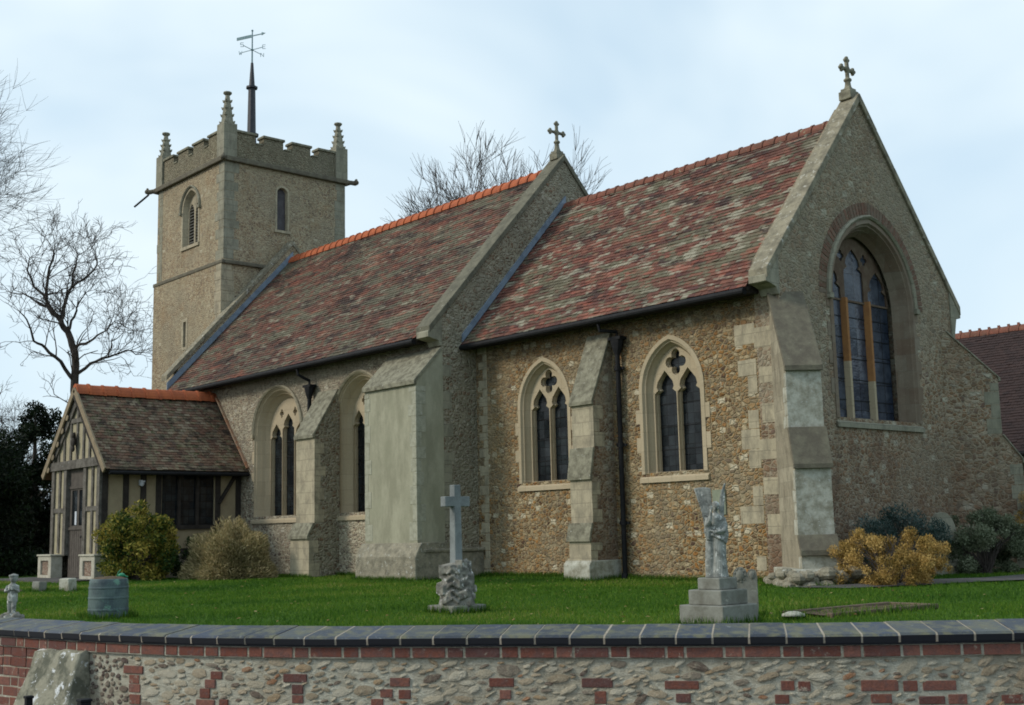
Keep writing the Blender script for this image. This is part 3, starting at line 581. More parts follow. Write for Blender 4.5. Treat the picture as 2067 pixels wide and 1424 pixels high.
# ------------------------------------------------------------------ windows
def window(kind, cu, v0, vs, a, Rr, T, depth, flange=.11, stone='window_stone', glass='glass', tin=.26, label=None):
    mb = MB(); vb = v0 - .02
    prof = [(-flange, 0), (-flange, .018), (-.0, .022), (.03, -.03), (.05, -.035), (tin * .45, -depth * .45), (tin * .5, -depth * .42), (tin * .62, -depth * .62), (tin - .01, -depth)]
    sweep(mb, cu, vb, vs, a, Rr, prof, T)
    # long-and-short jamb blocks
    z = v0 + .15; k = 0
    while z < vs - .1:
        hgt = random.uniform(.24, .34); e = (.10 if k % 2 else .0) + random.uniform(0, .03)
        if e > .06:
            for sg in (-1, 1):
                u0, u1 = sorted((cu + sg * (a + flange + .001), cu + sg * (a + flange + e))); mb.plate([(u0, z), (u1, z), (u1, z + hgt - .01), (u0, z + hgt - .01)], [], -.02, .012, T)
        z += hgt; k += 1
    wo = mb.build('window', stone, church); lab(wo, label) if label else None
    ai = a - tin; Ri = Rr - tin; c = Rr - a; top = vs + math.sqrt(Ri * Ri - c * c)
    outer = arch(cu, vb, vs, a, Rr, tin - .012, 8)
    holes = []
    def mk(ex):
        H = []
        e = .03 - ex
        if kind == 2:
            m_ = .032
            for sg in (-1, 1): H.append(light(cu + sg * (m_ + (ai - .05 - m_) / 2), v0, vs + .36, (ai - .05 - m_) / 2, .52, ex))
            H.append(quatre(cu, vs + (top - vs) * .64, .24, ex))
        elif kind == 3:
            m_ = .06; lw = (ai * 2 - .06 - 2 * m_) / 6
            for k_ in (-1, 0, 1): H.append(light(cu + k_ * (2 * lw + m_), v0, vs + (.50 if k_ == 0 else .26), lw, .46, ex))
            for k_ in (-1, 1): H.append(quatre(cu + k_ * (lw + m_ / 2 + .03), vs + (top - vs) * .60, .11, ex * .7, sq=.8))
        return H
    mbt = MB()
    if kind in (2, 3):
        mbt.plate(outer, mk(0.), -depth - .16, -depth - .05, T); mbt.plate(arch(cu, vb, vs, a, Rr, tin - .010, 8), mk(.022), -depth - .048, -depth + .02, T)
    elif kind == 'east':
        m_ = .15; lw = (ai * 2 - 2 * m_ - .08) / 6
        def heads(ex):
            H = []
            for k_ in (-1, 0, 1): H.append(light(cu + k_ * (2 * lw + m_), v0, vs + (1.16 if k_ == 0 else .78), lw, .55, ex))
            for k_ in (-1, 1): H.append(quatre(cu + k_ * (lw + m_ / 2 + .0), vs + .98, .12, ex * .7))
            return H
        mbt.plate(arch(cu, vs + .06, vs + .061, a, Rr, tin - .012, 8), [[(p[0], max(p[1], vs + .10)) for p in h] for h in heads(0)], -depth - .20, -depth - .08, T)
    tr = mbt.build('tracery', stone if kind != 'east' else 'brown_stone', wo)
    if kind == 'east':
        for k_ in (-1, 1):
            u = cu + k_ * (lw + m_ / 2); zb = vs - 1.15 - .35 * (k_ + 1) / 2
            for (za, zc, mt) in ((v0 - .02, zb, 'window_stone'), (zb, vs + .12, 'orange_stone')):
                mbm = MB(); mbm.plate([(-m_ / 2, -.22), (-m_ / 2, -.10), (-.035, 0.0), (.035, 0.0), (m_ / 2, -.10), (m_ / 2, -.22)], [], za, zc, lambda p, q, r_: T(u + p, r_, q - depth))
                mbm.build('mullion', mt, wo)
    # glass
    mg = MB(); mg.plate(arch(cu, vb, vs, a, Rr, tin - .02, 8), [], -depth - .15, -depth - .11, T); mg.build('pane', glass, wo)
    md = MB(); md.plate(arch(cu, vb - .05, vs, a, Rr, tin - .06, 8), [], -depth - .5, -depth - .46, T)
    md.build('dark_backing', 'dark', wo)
    # iron bars
    if kind != 'x':
        mi_ = MB(); nb = int((vs - v0) / .42)
        for i in range(1, nb + 1):
            z = v0 + i * (vs - v0) / (nb + .6); mi_.plate([(cu - ai + .01, z - .006), (cu + ai - .01, z - .006), (cu + ai - .01, z + .006), (cu - ai + .01, z + .006)], [], -depth - .108, -depth - .095, T)
        mi_.build('saddle_bar', 'iron', wo)
    # sill
    ms = MB(); f = a + .10; Tz = lambda p, q, r_: T(r_, q, p)
    ms.plate([(-depth - .17, v0 - .18), (.045, v0 - .18), (.045, v0 - .10), (-.02, v0 - .065), (-depth + .03, v0 + .015), (-depth - .17, v0 + .015)], [], cu - a + .004, cu + a - .004, Tz)
    ms.plate([(.001, v0 - .19), (.05, v0 - .19), (.05, v0 - .11), (.001, v0 - .07)], [], cu - f - .02, cu + f + .02, Tz)
    ms.build('window_sill', 'window_stone' if kind != 'east' else 'ashlar_grey', wo)
    return wo
for w_, lb in zip(W_CH, ('two-light traceried chancel window left of the stepped buttress', 'two-light traceried chancel window right of the drainpipe')):
    window(2, *w_, FS(0), .19, flange=.085, tin=.135, label=lb)
def hood(cu, v0, vs, a, Rr, T, mat, parent, out=.10, stops=True):
    mb = MB(); sweep(mb, cu, v0, vs, a + out, Rr + out, [(-.045, 0), (-.045, .05), (-.01, .085), (.03, .05), (.035, .022)], T, arch_only=True)
    if stops:
        for sg in (-1, 1): mb.plate([(cu + sg * (a + out) - .06, vs - .08), (cu + sg * (a + out) + .06, vs - .08), (cu + sg * (a + out) + .06, vs + .02), (cu + sg * (a + out) - .06, vs + .02)], [], .0, .09, T)
    return mb.build('hood_mould', mat, parent)
for w_, lb in zip(W_NV, ('deep cream arched nave window next to the porch', 'deep cream arched nave window half hidden by the rendered buttress')):
    o = window(3, *w_, FS(-S), .35, flange=.02, tin=.27, label=lb); hood(*w_, FS(-S), 'ashlar', o, .05)
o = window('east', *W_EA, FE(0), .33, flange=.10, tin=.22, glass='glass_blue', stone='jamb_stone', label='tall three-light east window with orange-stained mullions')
hood(*W_EA, FE(0), 'ashlar_grey', o, .12)
# brick relieving arch over the east window
mb = MB(); cu, v0, vs, a, Rr = W_EA
P1 = arch(cu, v0, vs, a, Rr, -.18, 20)[2:]; P2 = arch(cu, v0, vs, a, Rr, -.42, 20)[2:]
def resample(P, n):
    d = [0]
    for i in range(1, len(P)): d.append(d[-1] + math.dist(P[i - 1], P[i]))
    return [(float(np.interp(d[-1] * k / n, d, [p[0] for p in P])), float(np.interp(d[-1] * k / n, d, [p[1] for p in P]))) for k in range(n + 1)]
Q1 = resample(P1, 52); Q2 = resample(P2, 52)
for k in range(52):
    L1 = lambda f: (Q1[k][0] * (1 - f) + Q1[k + 1][0] * f, Q1[k][1] * (1 - f) + Q1[k + 1][1] * f); L2 = lambda f: (Q2[k][0] * (1 - f) + Q2[k + 1][0] * f, Q2[k][1] * (1 - f) + Q2[k + 1][1] * f)
    j = random.uniform(.0, .006); mb.plate([L1(.1), L1(.88), L2(.9), L2(.1)], [], -.01, .006 + j, FE(0))
mb.build('relieving_arch', 'old_brick', church, attr=True)

# ------------------------------------------------------------------ quoins and pale blocks
def quoins(x, y, z0, z1, du, dn, mat, parent, w1=.42, w2=.24, h=.3, faces='SE', pr=.008, drop=.0):
    """blocks on the corner (x,y): du = sign along x of the south face, dn = sign along y of the east face"""
    z = z0; k = 0
    while z < z1:
        mb = MB(); hh = h * random.uniform(.8, 1.2); a, b = (w1, w2) if k % 2 else (w2, w1); a *= random.uniform(.85, 1.15); b *= random.uniform(.85, 1.15)
        if random.random() >= drop:
            e = random.uniform(.4, 1.) * pr
            if 'S' in faces:
                u0, u1 = sorted((x + (e if 'E' in faces else 0), x + du * a)); mb.box((u0, y - e, z + .006), (u1, y + .01, z + hh - .006))
            if 'E' in faces:
                mb.box((x - .01 if dn else x, y + .0 , z + .006), (x + e, y + dn * b, z + hh - .006))
        if mb.v: mb.build('quoin', mat, parent, bevel=.004)
        z += hh; k += 1
quoins(0, 0, GZ + .5, 3.7, -1, 1, 'ashlar', church, .55, .15, .33, faces='S')
quoins(-.58, 0, GZ + .2, 3.4, -1, 1, 'ashlar', church, .46, .24, .33, faces='S', drop=.3)
quoins(-LC + .38, 0, GZ, 4.1, -1, 1, 'ashlar', church, .30, .16, .21, faces='S')
quoins(-LC, -S, -.1, 4.0, -1, 1, 'ashlar_grey', church, .25, .3, .34, faces='E', drop=.25)

# ------------------------------------------------------------------ buttresses
def buttress(O, U, N, w_, stages, body, front='ashlar', cap='cap', z0=GZ - .1, capt=.06, base=None, label=None, back=-.02, q=True):
    O = Vector(O); U = Vector(U).normalized(); N = Vector(N).normalized()
    T = lambda n, z, u: O + N * n + U * u + Vector((0, 0, z))
    P = [(back, stages[0][0])]; p = 0.
    P.append((0., stages[0][0]))
    for (zt, zb, pr) in stages:
        if p > 0: P.append((p, zt))
        P.append((pr, zb)); p = pr
    P += [(p, z0), (back, z0)]
    mb = MB(); mb.plate(P[::-1], [], -w_ / 2, w_ / 2, T, 0, 1)
    o = mb.build('buttress', [body, front], church); lab(o, label) if label else None
    p = 0.
    for i, (zt, zb, pr) in enumerate(stages):
        a = Vector((pr - p, zb - zt)).normalized(); nn = Vector((-a.y, a.x)) * capt
        e = .045; s_ = (p + .002, zt); t_ = (pr + e * max(a.x, .3), zb - e * abs(a.y))
        mc = MB(); mc.plate([s_, (s_[0] + nn.x, s_[1] + nn.y), (t_[0] + nn.x * .8, t_[1] + nn.y), (t_[0] + nn.x * .8, t_[1] - .05), (pr + .002, t_[1] - .05), (pr + .002, zb)][::-1], [], -w_ / 2 - .03, w_ / 2 + .03, T)
        mc.build('weathering', cap, o, bevel=.008)
        p = pr
    # side quoins
    if q:
        p = 0
        for i, (zt, zb, pr) in enumerate(stages):
            zn = stages[i + 1][0] if i + 1 < len(stages) else z0 + .1; z = zn + .03; k = 0
            while z < zb - .12:
                hh = random.uniform(.2, .34); hh = min(hh, zb - .1 - z); l = random.uniform(.13, .2) if k % 2 else random.uniform(.24, .34); l = min(l, pr - .02)
                for sg in (-1, 1):
                    mq = MB(); u0, u1 = sorted((sg * w_ / 2, sg * (w_ / 2 + .005))); mq.plate([(pr - l, z), (pr, z), (pr, z + hh - .012), (pr - l, z + hh - .012)], [], u0, u1, T); mq.build('quoin', front, o)
                z += hh; k += 1
    if base:
        zt, pr, ww = base; mbb = MB()
        mbb.plate([(-.02, z0), (pr, z0), (pr, zt - .08), (pr - .07, zt), (-.02, zt)], [], -ww / 2, ww / 2, T); mbb.build('plinth', 'white_stone' if front != 'render' else 'plinth', o, bevel=.02)
    return o
buttress((-4.50, 0, 0), (1, 0, 0), (0, -1, 0), .60, [(3.97, 2.58, .60), (1.62, 1.08, .70), (.12, -.14, .78)], 'east', 'ashlar', base=(-.60, .90, .74), label='narrow stepped buttress between the two chancel windows')
buttress((-13.12, -S, 0), (1, 0, 0), (0, -1, 0), .84, [(3.62, 2.48, .72), (.30, .02, .88)], 'nave_east', 'ashlar', label='stepped pale stone buttress between the nave windows')
big = buttress((-9.50, -S, 0), (1, 0, 0), (0, -1, 0), 1.97, [(4.12, 3.36, .75)], 'render', 'render', cap='cap', q=False, capt=.07, label='broad cement-rendered buttress at the nave corner')
M['render_edge'] = plain('worn_edge_stone', (.36, .35, .27), (.26, .255, .19), 8., .95, .012, third=((.42, .42, .36), 14., .62))
for sg in (-1, 1):
    z = -.15; k = 0
    while z < 3.2:
        hh = min(random.uniform(.26, .42), 3.25 - z); l = random.uniform(.12, .17) if k % 2 else random.uniform(.2, .3); u0, u1 = sorted((-9.50 + sg * .985, -9.50 + sg * (.985 - l)))
        mb = MB(); mb.box((u0 - (.006 if sg < 0 else 0), -S - .756 - random.uniform(0, .004), z), (u1 + (.006 if sg > 0 else 0), -S - .45 - random.uniform(0, .2), z + hh - .008)); mb.build('quoin', 'render_edge', big, bevel=.006); z += hh; k += 1
mb = MB(); mb.plate([(-.0, GZ - .1), (.95, GZ - .1), (.95, -.50), (.90, -.40), (.78, -.20), (0, -.20)], [], -1.12, 1.16, lambda n, z, u: (-9.50 + u, -S - n, z)); mb.build('plinth', 'plinth', big, bevel=.03)
mb = MB(); mb.box((-LC + .002, -S - .7, GZ - .1), (-LC + .17, .002, -.42)); mb.box((-LC + .002, -S - .72, -.42), (-LC + .22, .002, -.33)); mb.build('plinth', 'plinth', church, bevel=.03)
ph = R(41); Nd = Vector((math.cos(ph), -math.sin(ph), 0)); Ud = Vector((math.sin(ph), math.cos(ph), 0))
seb = buttress(Vector((-.04, .22, 0)), Ud, Nd, .60, [(4.15, 2.70, 1.02), (1.62, 1.02, 1.28), (-.20, -.42, 1.42)], 'ashlar_old', 'white_stone', cap='cap_dark', capt=.07, base=(-.72, 1.62, .92), back=-.3, label='white-washed angle buttress at the near corner with dark stone caps')
ph2 = R(45); buttress(Vector((-.15, Wc - .15, 0)), (math.cos(ph2), -math.sin(ph2), 0), (math.cos(ph2), math.sin(ph2), 0), .62, [(3.95, 2.95, 1.0), (1.75, 1.25, 1.36)], 'east', 'ashlar_grey', cap='ashlar_grey', capt=.03, back=-.5, label='angle buttress at the far corner of the east wall')
# rubble footing round the near corner
mb = MB()
for k in range(120):
    t_ = random.uniform(-.6, 1.9); e = random.uniform(.6, 1.0)
    c = Vector((-.04, .22, 0)) + Nd * random.uniform(.2, 1.75) + Ud * random.choice((-1, 1)) * random.uniform(.40, .66); 
    if random.random() < .35: c = Vector((-.04, .22, 0)) + Nd * random.uniform(1.5, 1.85) + Ud * random.uniform(-.6, .6)
    s_ = random.uniform(.06, .14); zc = random.uniform(GZ - .02, GZ + .22)
    mb.ball((c.x, c.y, zc), (s_ * 1.2, s_ * 1.2, s_ * .8), n=7, m=5)
mb.build('footing_stones', 'plinth', seb)

# ------------------------------------------------------------------ tower
T0, TW = .69, 4.70; TX1 = XW; TX0 = XW - 4.86; Y1 = T0 + TW
def shell(name, x0, x1, y0, y1, z0, z1, mat, parent, hs=(), he=(), th=.5):
    mb = MB()
    mb.plate([(x0, z0), (x1 - th, z0), (x1 - th, z1), (x0, z1)], hs, -th, 0, FS(y0)); mb.plate([(y0, z0), (y1, z0), (y1, z1), (y0, z1)], he, -th, 0, FE(x1))
    mb.plate([(x0, z0), (x1 - th, z0), (x1 - th, z1), (x0, z1)], [], -th, 0, FN(y1)); mb.plate([(y0 + th, z0), (y1 - th, z0), (y1 - th, z1), (y0 + th, z1)], [], -th, 0, FW(x0))
    return mb.build(name, mat, parent)
tower = None
LV = (-24.32, 9.86, 11.10, .56, .70); EL = (2.86, 10.22, 11.50, .20, .20)
slit = [(-24.60, 6.35), (-24.36, 6.35), (-24.36, 7.25), (-24.60, 7.25)]
tower = shell('tower', TX0, TX1, T0, Y1, 8.86, 12.32, 'tower', church, [arch(*LV, inset=.005)], [arch(*EL, inset=.005)])
lab(tower, 'square west tower of brown cobble with battlements')
shell('tower_base', TX0 - .07, TX1 + 0.0, T0 - .07, Y1 + .07, B0, 8.86, 'tower', tower, [slit])
def string(x0, x1, y0, y1, z, pr, h, mat, parent, name='string_course'):
    mb = MB()
    for (a, b) in (((x0 - pr, y0 - pr), (x1 + pr, y0)), ((x0 - pr, y1), (x1 + pr, y1 + pr))): mb.box((a[0], a[1], z - h), (b[0], b[1], z))
    mb.box((x0 - pr, y0, z - h), (x0, y1, z)); mb.box((x1, y0, z - h), (x1 + pr, y1, z))
    return mb.build(name, mat, parent, bevel=.03)
string(TX0, TX1, T0, Y1, 8.93, .10, .13, 'cap_dark', tower); string(TX0, TX1, T0, Y1, 12.42, .13, .17, 'cap_dark', tower)
shell('parapet', TX0, TX1, T0, Y1, 12.42, 13.02, 'tower_dark', tower, th=.35)
mbm = MB(); mbc = MB()
def merlon(a, b, horiz, c, sgn):
    z1 = 13.30
    if horiz:
        y0, y1 = sorted((c, c + sgn * .35)); mbm.box((a, y0, 13.02), (b, y1, z1)); mbc.box((a - .05, y0 - .05, z1), (b + .05, y1 + .05, z1 + .09))
    else:
        x0, x1 = sorted((c, c + sgn * .35)); mbm.box((x0, a, 13.02), (x1, b, z1)); mbc.box((x0 - .05, a - .05, z1), (x1 + .05, b + .05, z1 + .09))
ML = [(.42, 1.12), (1.46, 2.20), (2.55, 3.28), (3.62, 4.38)]
for a, b in ML:
    k = 4.86 / 4.7
    for (c, sg) in ((T0, 1), (Y1, -1)): merlon(TX0 + a * k, TX0 + b * k, True, c, sg)
    for (c, sg) in ((TX1, -1), (TX0, 1)): merlon(T0 + a, T0 + b, False, c, sg)
for i in range(5):
    k = 4.86 / 4.7; g0 = ([0.35] + [b for a, b in ML])[i] + .05; g1 = ([a for a, b in ML] + [4.35])[i] - .05
    if g1 - g0 < .1: continue
    mbc.box((TX0 + g0 * k, T0 - .03, 13.021), (TX0 + g1 * k, T0 + .38, 13.08)); mbc.box((TX1 - .38, T0 + g0, 13.021), (TX1 + .03, T0 + g1, 13.08))
mbm.build('merlon', 'tower_dark', tower); mbc.build('merlon_cap', 'cap', tower, bevel=.02)
def pinnacle(x, y, sc):
    mb = MB(); r = .24
    mb.box((x - r, y - r, 12.425), (x + r, y + r, 13.55)); z = 13.55
    H = 1.02 * sc
    mb.loft([(x, y, z, .22, .22, 0, 0, 0, 0), (x, y, z + H * .5, .15, .15), (x, y, z + H, .07, .07)], 8)
    for i in range(4):
        zz = z + H * (.06 + i * .24); rr = .205 - i * .034
        for q in range(4):
            an = R(45 + 90 * q); c_ = Vector((x + math.cos(an) * rr, y + math.sin(an) * rr, zz)); mb.ball(c_, (.06, .06, .05), n=7, m=5)
            mb.tube([c_ + Vector((0, 0, -.01)), c_ + Vector((math.cos(an) * .06, math.sin(an) * .06, .05))], [.035, .02], 5)
            an += R(45); mb.ball((x + math.cos(an) * rr * .8, y + math.sin(an) * rr * .8, zz), (.045, .045, .04), n=6, m=4)
    mb.loft([(x, y, z + H, .09, .09), (x, y, z + H + .06, .15, .15), (x, y, z + H + .10, .14, .14)], 8)
    return mb.build('pinnacle', 'ashlar_grey', tower)
for (x, y, s_) in ((TX1 - .17, T0 + .17, 1.), (TX0 + .17, T0 + .17, .8), (TX1 - .17, Y1 - .17, .85)): pinnacle(x, y, s_)
mb = MB(); mb.box((TX0 + .36, T0 + .36, 12.5), (TX1 - .36, Y1 - .36, 12.56)); mb.build('roof', 'lead', tower)
quoins(TX1, T0, 8.98, 12.2, -1, 1, 'ashlar_grey', tower, .40, .55, .34, pr=.012); quoins(TX1 + 0.0, T0 - .07, 4.8, 8.7, -1, 1, 'ashlar', tower, .42, .40, .34, pr=.012)
quoins(TX0 + .4, T0, 8.98, 12.2, -1, 1, 'ashlar_grey', tower, .38, .25, .34, faces='S', pr=.01)
quoins(TX1, Y1, 8.98, 12.2, -1, -1, 'ashlar_grey', tower, .40, .45, .34, faces='E', pr=.01)
# louvred belfry window
mb = MB(); Tt = FS(T0); sweep(mb, LV[0], LV[1] - .02, LV[2], LV[3], LV[4], [(-.10, 0), (-.10, .012), (0, .015), (.10, -.16)], Tt); 
cu = LV[0]; mb.plate(arch(*LV, inset=.09), [light(cu - .235, 9.86, 11.38, .185, .4, 0, False), light(cu + .235, 9.86, 11.38, .185, .4, 0, False)], -.26, -.16, Tt)
mb.plate([(cu - .66, 9.74), (cu + .66, 9.74), (cu + .66, 9.85), (cu - .66, 9.85)], [], -.15, .05, Tt)
bw = mb.build('window', 'ashlar', tower); lab(bw, 'two-light louvred belfry window')
hood(*LV, Tt, 'ashlar_grey', tower, .12)
mb = MB()
for i in range(15):
    z = 9.92 + i * .105; mb.add([Tt(cu - .44, z, -.17), Tt(cu + .44, z, -.17), Tt(cu + .44, z + .08, -.27), Tt(cu - .44, z + .08, -.27), Tt(cu - .44, z - .02, -.17), Tt(cu + .44, z - .02, -.17), Tt(cu + .44, z + .06, -.27), Tt(cu - .44, z + .06, -.27)], [(0, 1, 2, 3), (7, 6, 5, 4), (0, 4, 5, 1), (2, 6, 7, 3)])
mb.build('louvre', 'louvre', tower)
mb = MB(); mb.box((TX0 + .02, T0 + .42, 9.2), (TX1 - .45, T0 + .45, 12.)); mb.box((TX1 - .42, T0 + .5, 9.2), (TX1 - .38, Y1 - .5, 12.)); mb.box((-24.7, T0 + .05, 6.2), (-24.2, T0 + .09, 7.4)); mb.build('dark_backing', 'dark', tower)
# lancet on the east face
mb = MB(); Te = FE(TX1); sweep(mb, EL[0], EL[1] - .02, EL[2], EL[3], EL[4], [(-.07, 0), (-.07, .012), (0, .014), (.02, -.12)], Te); mb.plate([(2.55, 10.12), (3.17, 10.12), (3.17, 10.2), (2.55, 10.2)], [], 0.001, .05, Te); lw_ = mb.build('window', 'ashlar', tower); lab(lw_, 'single round-headed lancet above the nave gable')
mb = MB(); mb.plate(arch(*EL, inset=.02), [], -.16, -.13, Te); mb.build('pane', plain('slatted_lancet', (.10, .095, .10), (.065, .06, .065), 5.), tower)
mb = MB(); mb.plate([(-24.68, 6.27), (-24.28, 6.27), (-24.28, 7.33), (-24.68, 7.33)], [[(-24.58, 6.37), (-24.38, 6.37), (-24.38, 7.23), (-24.58, 7.23)]], -.1, .012, FS(T0 - .07)); mb.build('slit_window', 'ashlar', tower)
# gargoyles and spout
def gargoyle(p, d, l=.42):
    p = Vector(p); d = Vector(d).normalized(); mb = MB()
    mb.tube([p, p + d * l * .5 + Vector((0, 0, .02)), p + d * l + Vector((0, 0, -.02))], [.12, .085, .09], 8); mb.ball(p + d * l + Vector((0, 0, .01)), (.11, .10, .09)); mb.box((p.x + d.x * l - .05, p.y + d.y * l - .03, p.z + .05), (p.x + d.x * l + .05, p.y + d.y * l + .03, p.z + .14)); return mb.build('gargoyle', 'cap_dark', tower, remesh=.02)
gargoyle((TX1, Y1, 12.30), (1, 1, 0), .40); gargoyle((TX0, T0, 12.30), (-1, -1, 0), .4); gargoyle((TX1, T0, 12.32), (1, -1, 0), .16)
mb = MB(); mb.tube([(TX0 - .25, T0 - .25, 12.2), (TX0 - .75, T0 - .55, 11.82)], .035, 8); mb.build('spout', 'iron', tower)
# spike and vane
mb = MB(); cx, cy = -24.42, 3.04
mb.loft([(cx, cy, 12.5, .26, .26), (cx, cy, 14.2, .17, .17)], 8); mb.loft([(cx, cy, 14.2, .26, .26), (cx, cy, 14.28, .26, .26)], 8); mb.loft([(cx, cy, 14.28, .16, .16), (cx, cy, 16.0, .13, .13)], 8)
mb.loft([(cx, cy, 15.98, .21, .21), (cx, cy, 16.05, .21, .21)], 8); mb.loft([(cx, cy, 16.05, .11, .11), (cx, cy, 16.95, .05, .05)], 8)
mb.build('spike', 'spire_lead', tower)
mb = MB(); mb.tube([(cx, cy, 16.9), (cx, cy, 18.15)], [.03, .022], 8); mb.ball((cx, cy, 18.18), .04); mb.ball((cx, cy, 17.45), .05)
dv = Vector((.663, .749, 0)).normalized(); up = Vector((0, 0, 1)); c0 = Vector((cx, cy, 17.98)); av = (dv * 1.0 + Vector((.55, -.2, .0))).normalized()
mb.bar(c0 - av * .68 - up * .0, c0 - av * .04, .02, .11, up); mb.bar(c0, c0 + av * .42, .02, .035, up)
ve = c0 + av * .42; mb.add([ve + up * .06, ve + av * .16, ve - up * .06, ve + up * .06 + Vector((0, 0, 0)) + av.cross(up) * .02, ve + av * .16 + av.cross(up) * .02, ve - up * .06 + av.cross(up) * .02], [(0, 1, 2), (5, 4, 3), (0, 3, 4, 1), (1, 4, 5, 2), (2, 5, 3, 0)])
z = 17.45
for k in range(4):
    an = R(20 + 90 * k); d = Vector((math.cos(an), math.sin(an), 0)); mb.tube([(cx, cy, z), (cx + d.x * .48, cy + d.y * .48, z)], .012, 6)
def letter(strokes, p, sc=.11):
    for (a, b) in strokes:
        q0 = Vector(p) + dv * (a[0] - .5) * sc + up * (a[1] - .5) * sc * 1.3; q1 = Vector(p) + dv * (b[0] - .5) * sc + up * (b[1] - .5) * sc * 1.3; mb.tube([q0, q1], .010, 5)
LET = {'N': [((0, 0), (0, 1)), ((0, 1), (1, 0)), ((1, 0), (1, 1))], 'E': [((0, 0), (0, 1)), ((0, 1), (1, 1)), ((0, .5), (.8, .5)), ((0, 0), (1, 0))], 'S': [((1, 1), (0, 1)), ((0, 1), (0, .5)), ((0, .5), (1, .5)), ((1, .5), (1, 0)), ((1, 0), (0, 0))], 'W': [((0, 1), (.25, 0)), ((.25, 0), (.5, .7)), ((.5, .7), (.75, 0)), ((.75, 0), (1, 1))]}
for ch, k in (('E', 0), ('N', 1), ('W', 2), ('S', 3)):
    an = R(20 + 90 * k); letter(LET[ch], (cx + math.cos(an) * .55, cy + math.sin(an) * .55, z))
mb.build('weather_vane', 'verdigris', tower)

# ------------------------------------------------------------------ porch
porch = None
PXc, PR = -19.234, 4.06; PF = -5.17; HW = 2.06; PE = 1.80
pmb = MB()
x0, x1, yf = PXc - 1.62, PXc + 1.60, -5.02
def studs(mb, T, us, v0, v1, w_=.14, d=.05): 
    for u in us: mb.plate([(u - w_ / 2, v0), (u + w_ / 2, v0), (u + w_ / 2, v1), (u - w_ / 2, v1)], [], -.04, d, T)
mb = MB(); T = FS(yf)
psl = (PR - PE) / HW
mb.plate([(x0, 2.05), (x1, 2.05), (PXc, PR - .22)], [], -.1, 0, T)     # gable infill
for a, b in ((x0 + .12, PXc - .68), (PXc + .66, x1 - .1)): mb.plate([(a, -.35), (b, -.35), (b, 2.05), (a, 2.05)], [], -.1, 0, T)
porch = mb.build('porch', 'plaster', church); lab(porch, 'timber-framed porch with cream plaster and a plank door')
mb = MB()
for u in (x0 + .09, PXc - .68, PXc + .64, x1 - .09): mb.plate([(u - .09, -.36), (u + .09, -.36), (u + .09, 2.0), (u - .09, 2.0)], [], -.12, .05, T)
studs(mb, T, (x0 + .52, x1 - .50), -.3, 1.98, .12, .035)
for (a, b) in ((x0 + .18, PXc - .77), (PXc + .73, x1 - .18)): mb.plate([(a, .78), (b, .78), (b, .90), (a, .90)], [], -.03, .04, T)
mb.plate([(x0 - .12, 1.93), (x1 + .12, 1.93), (x1 + .12, 2.16), (x0 - .12, 2.16)], [], -.12, .085, T)
for u in (-1.25, -.85, -.42, .02, .45, .85, 1.25):
    vt = PR - .30 - abs(u) * psl
    if vt > 2.3: mb.plate([(PXc + u - .055, 2.16), (PXc + u + .055, 2.16), (PXc + u + .055, vt), (PXc + u - .055, vt)], [], -.03, .035, T)
mb.plate([(PXc - .55, 3.16), (PXc + .55, 3.16), (PXc + .55, 3.28), (PXc - .55, 3.28)], [], -.03, .05, T)
mb.bar((PXc - 1.55, yf - .02, 2.20), (PXc - .02, yf - .02, PR - .32), .10, .18, (0, 0, 1)); mb.bar((PXc + 1.55, yf - .02, 2.20), (PXc + .02, yf - .02, PR - .32), .10, .18, (0, 0, 1))
mb.build('timber_frame', 'timber', porch)
mb = MB()
for sg in (-1, 1):
    mb.bar((PXc + sg * (HW + .02), PF + .02, PE - .02), (PXc, PF + .02, PR + .0), .045, .17, (0, 0, 1))
    for k in range(5):   # cusped inner edge
        f = .15 + k * .15; c = Vector((PXc + sg * (HW * (1 - f)), PF + .03, PE + (PR - PE) * f - .16)); mb.ball(c, (.11, .02, .09), n=10, m=6)
mb.build('bargeboard', 'bargeboard', porch)
mb = MB(); mb.ball((PXc, PF + .02, 2.62), (.11, .05, .13)); mb.ball((PXc, PF + .02, 2.82), (.06, .04, .07)); mb.ball((PXc, PF + .02, 2.46), (.07, .05, .09)); mb.tube([(PXc, yf, 2.35), (PXc, yf - .1, 2.9)], .03, 6); mb.build('carved_boss', 'timber_dark', porch, remesh=.012)
# door
mb = MB(); yd = yf + .06; Td = FS(yd)
panes = [[(PXc - .42, .42), (PXc - .06, .42), (PXc - .06, 1.36), (PXc - .42, 1.36)], [(PXc + .06, .42), (PXc + .42, .42), (PXc + .42, 1.36), (PXc + .06, 1.36)]]
mb.plate([(PXc - .58, GZ + .06), (PXc + .54, GZ + .06), (PXc + .54, 1.95), (PXc - .58, 1.95)], panes, -.06, 0, Td)
for k in range(8): u = PXc - .5 + k * .145; mb.plate([(u, GZ + .1), (u + .012, GZ + .1), (u + .012, .30), (u, .30)], [], 0, .006, Td)
mb.plate([(PXc - .58, .31), (PXc + .54, .31), (PXc + .54, .38), (PXc - .58, .38)], [], .0, .03, Td); mb.plate([(PXc - .58, 1.40), (PXc + .54, 1.40), (PXc + .54, 1.47), (PXc - .58, 1.47)], [], .0, .03, Td)
door = mb.build('door', 'timber_door', porch)
mb = MB(); mb.plate([(PXc - .45, .38), (PXc + .44, .38), (PXc + .44, 1.38), (PXc - .45, 1.38)], [], -.04, -.03, Td); mb.build('pane', 'glass', porch)
mb = MB(); mb.plate([(PXc - .26, .44), (PXc - .15, .44), (PXc - .15, .80), (PXc - .26, .80)], [], -.028, -.02, Td); mb.build('notice', 'white', porch)
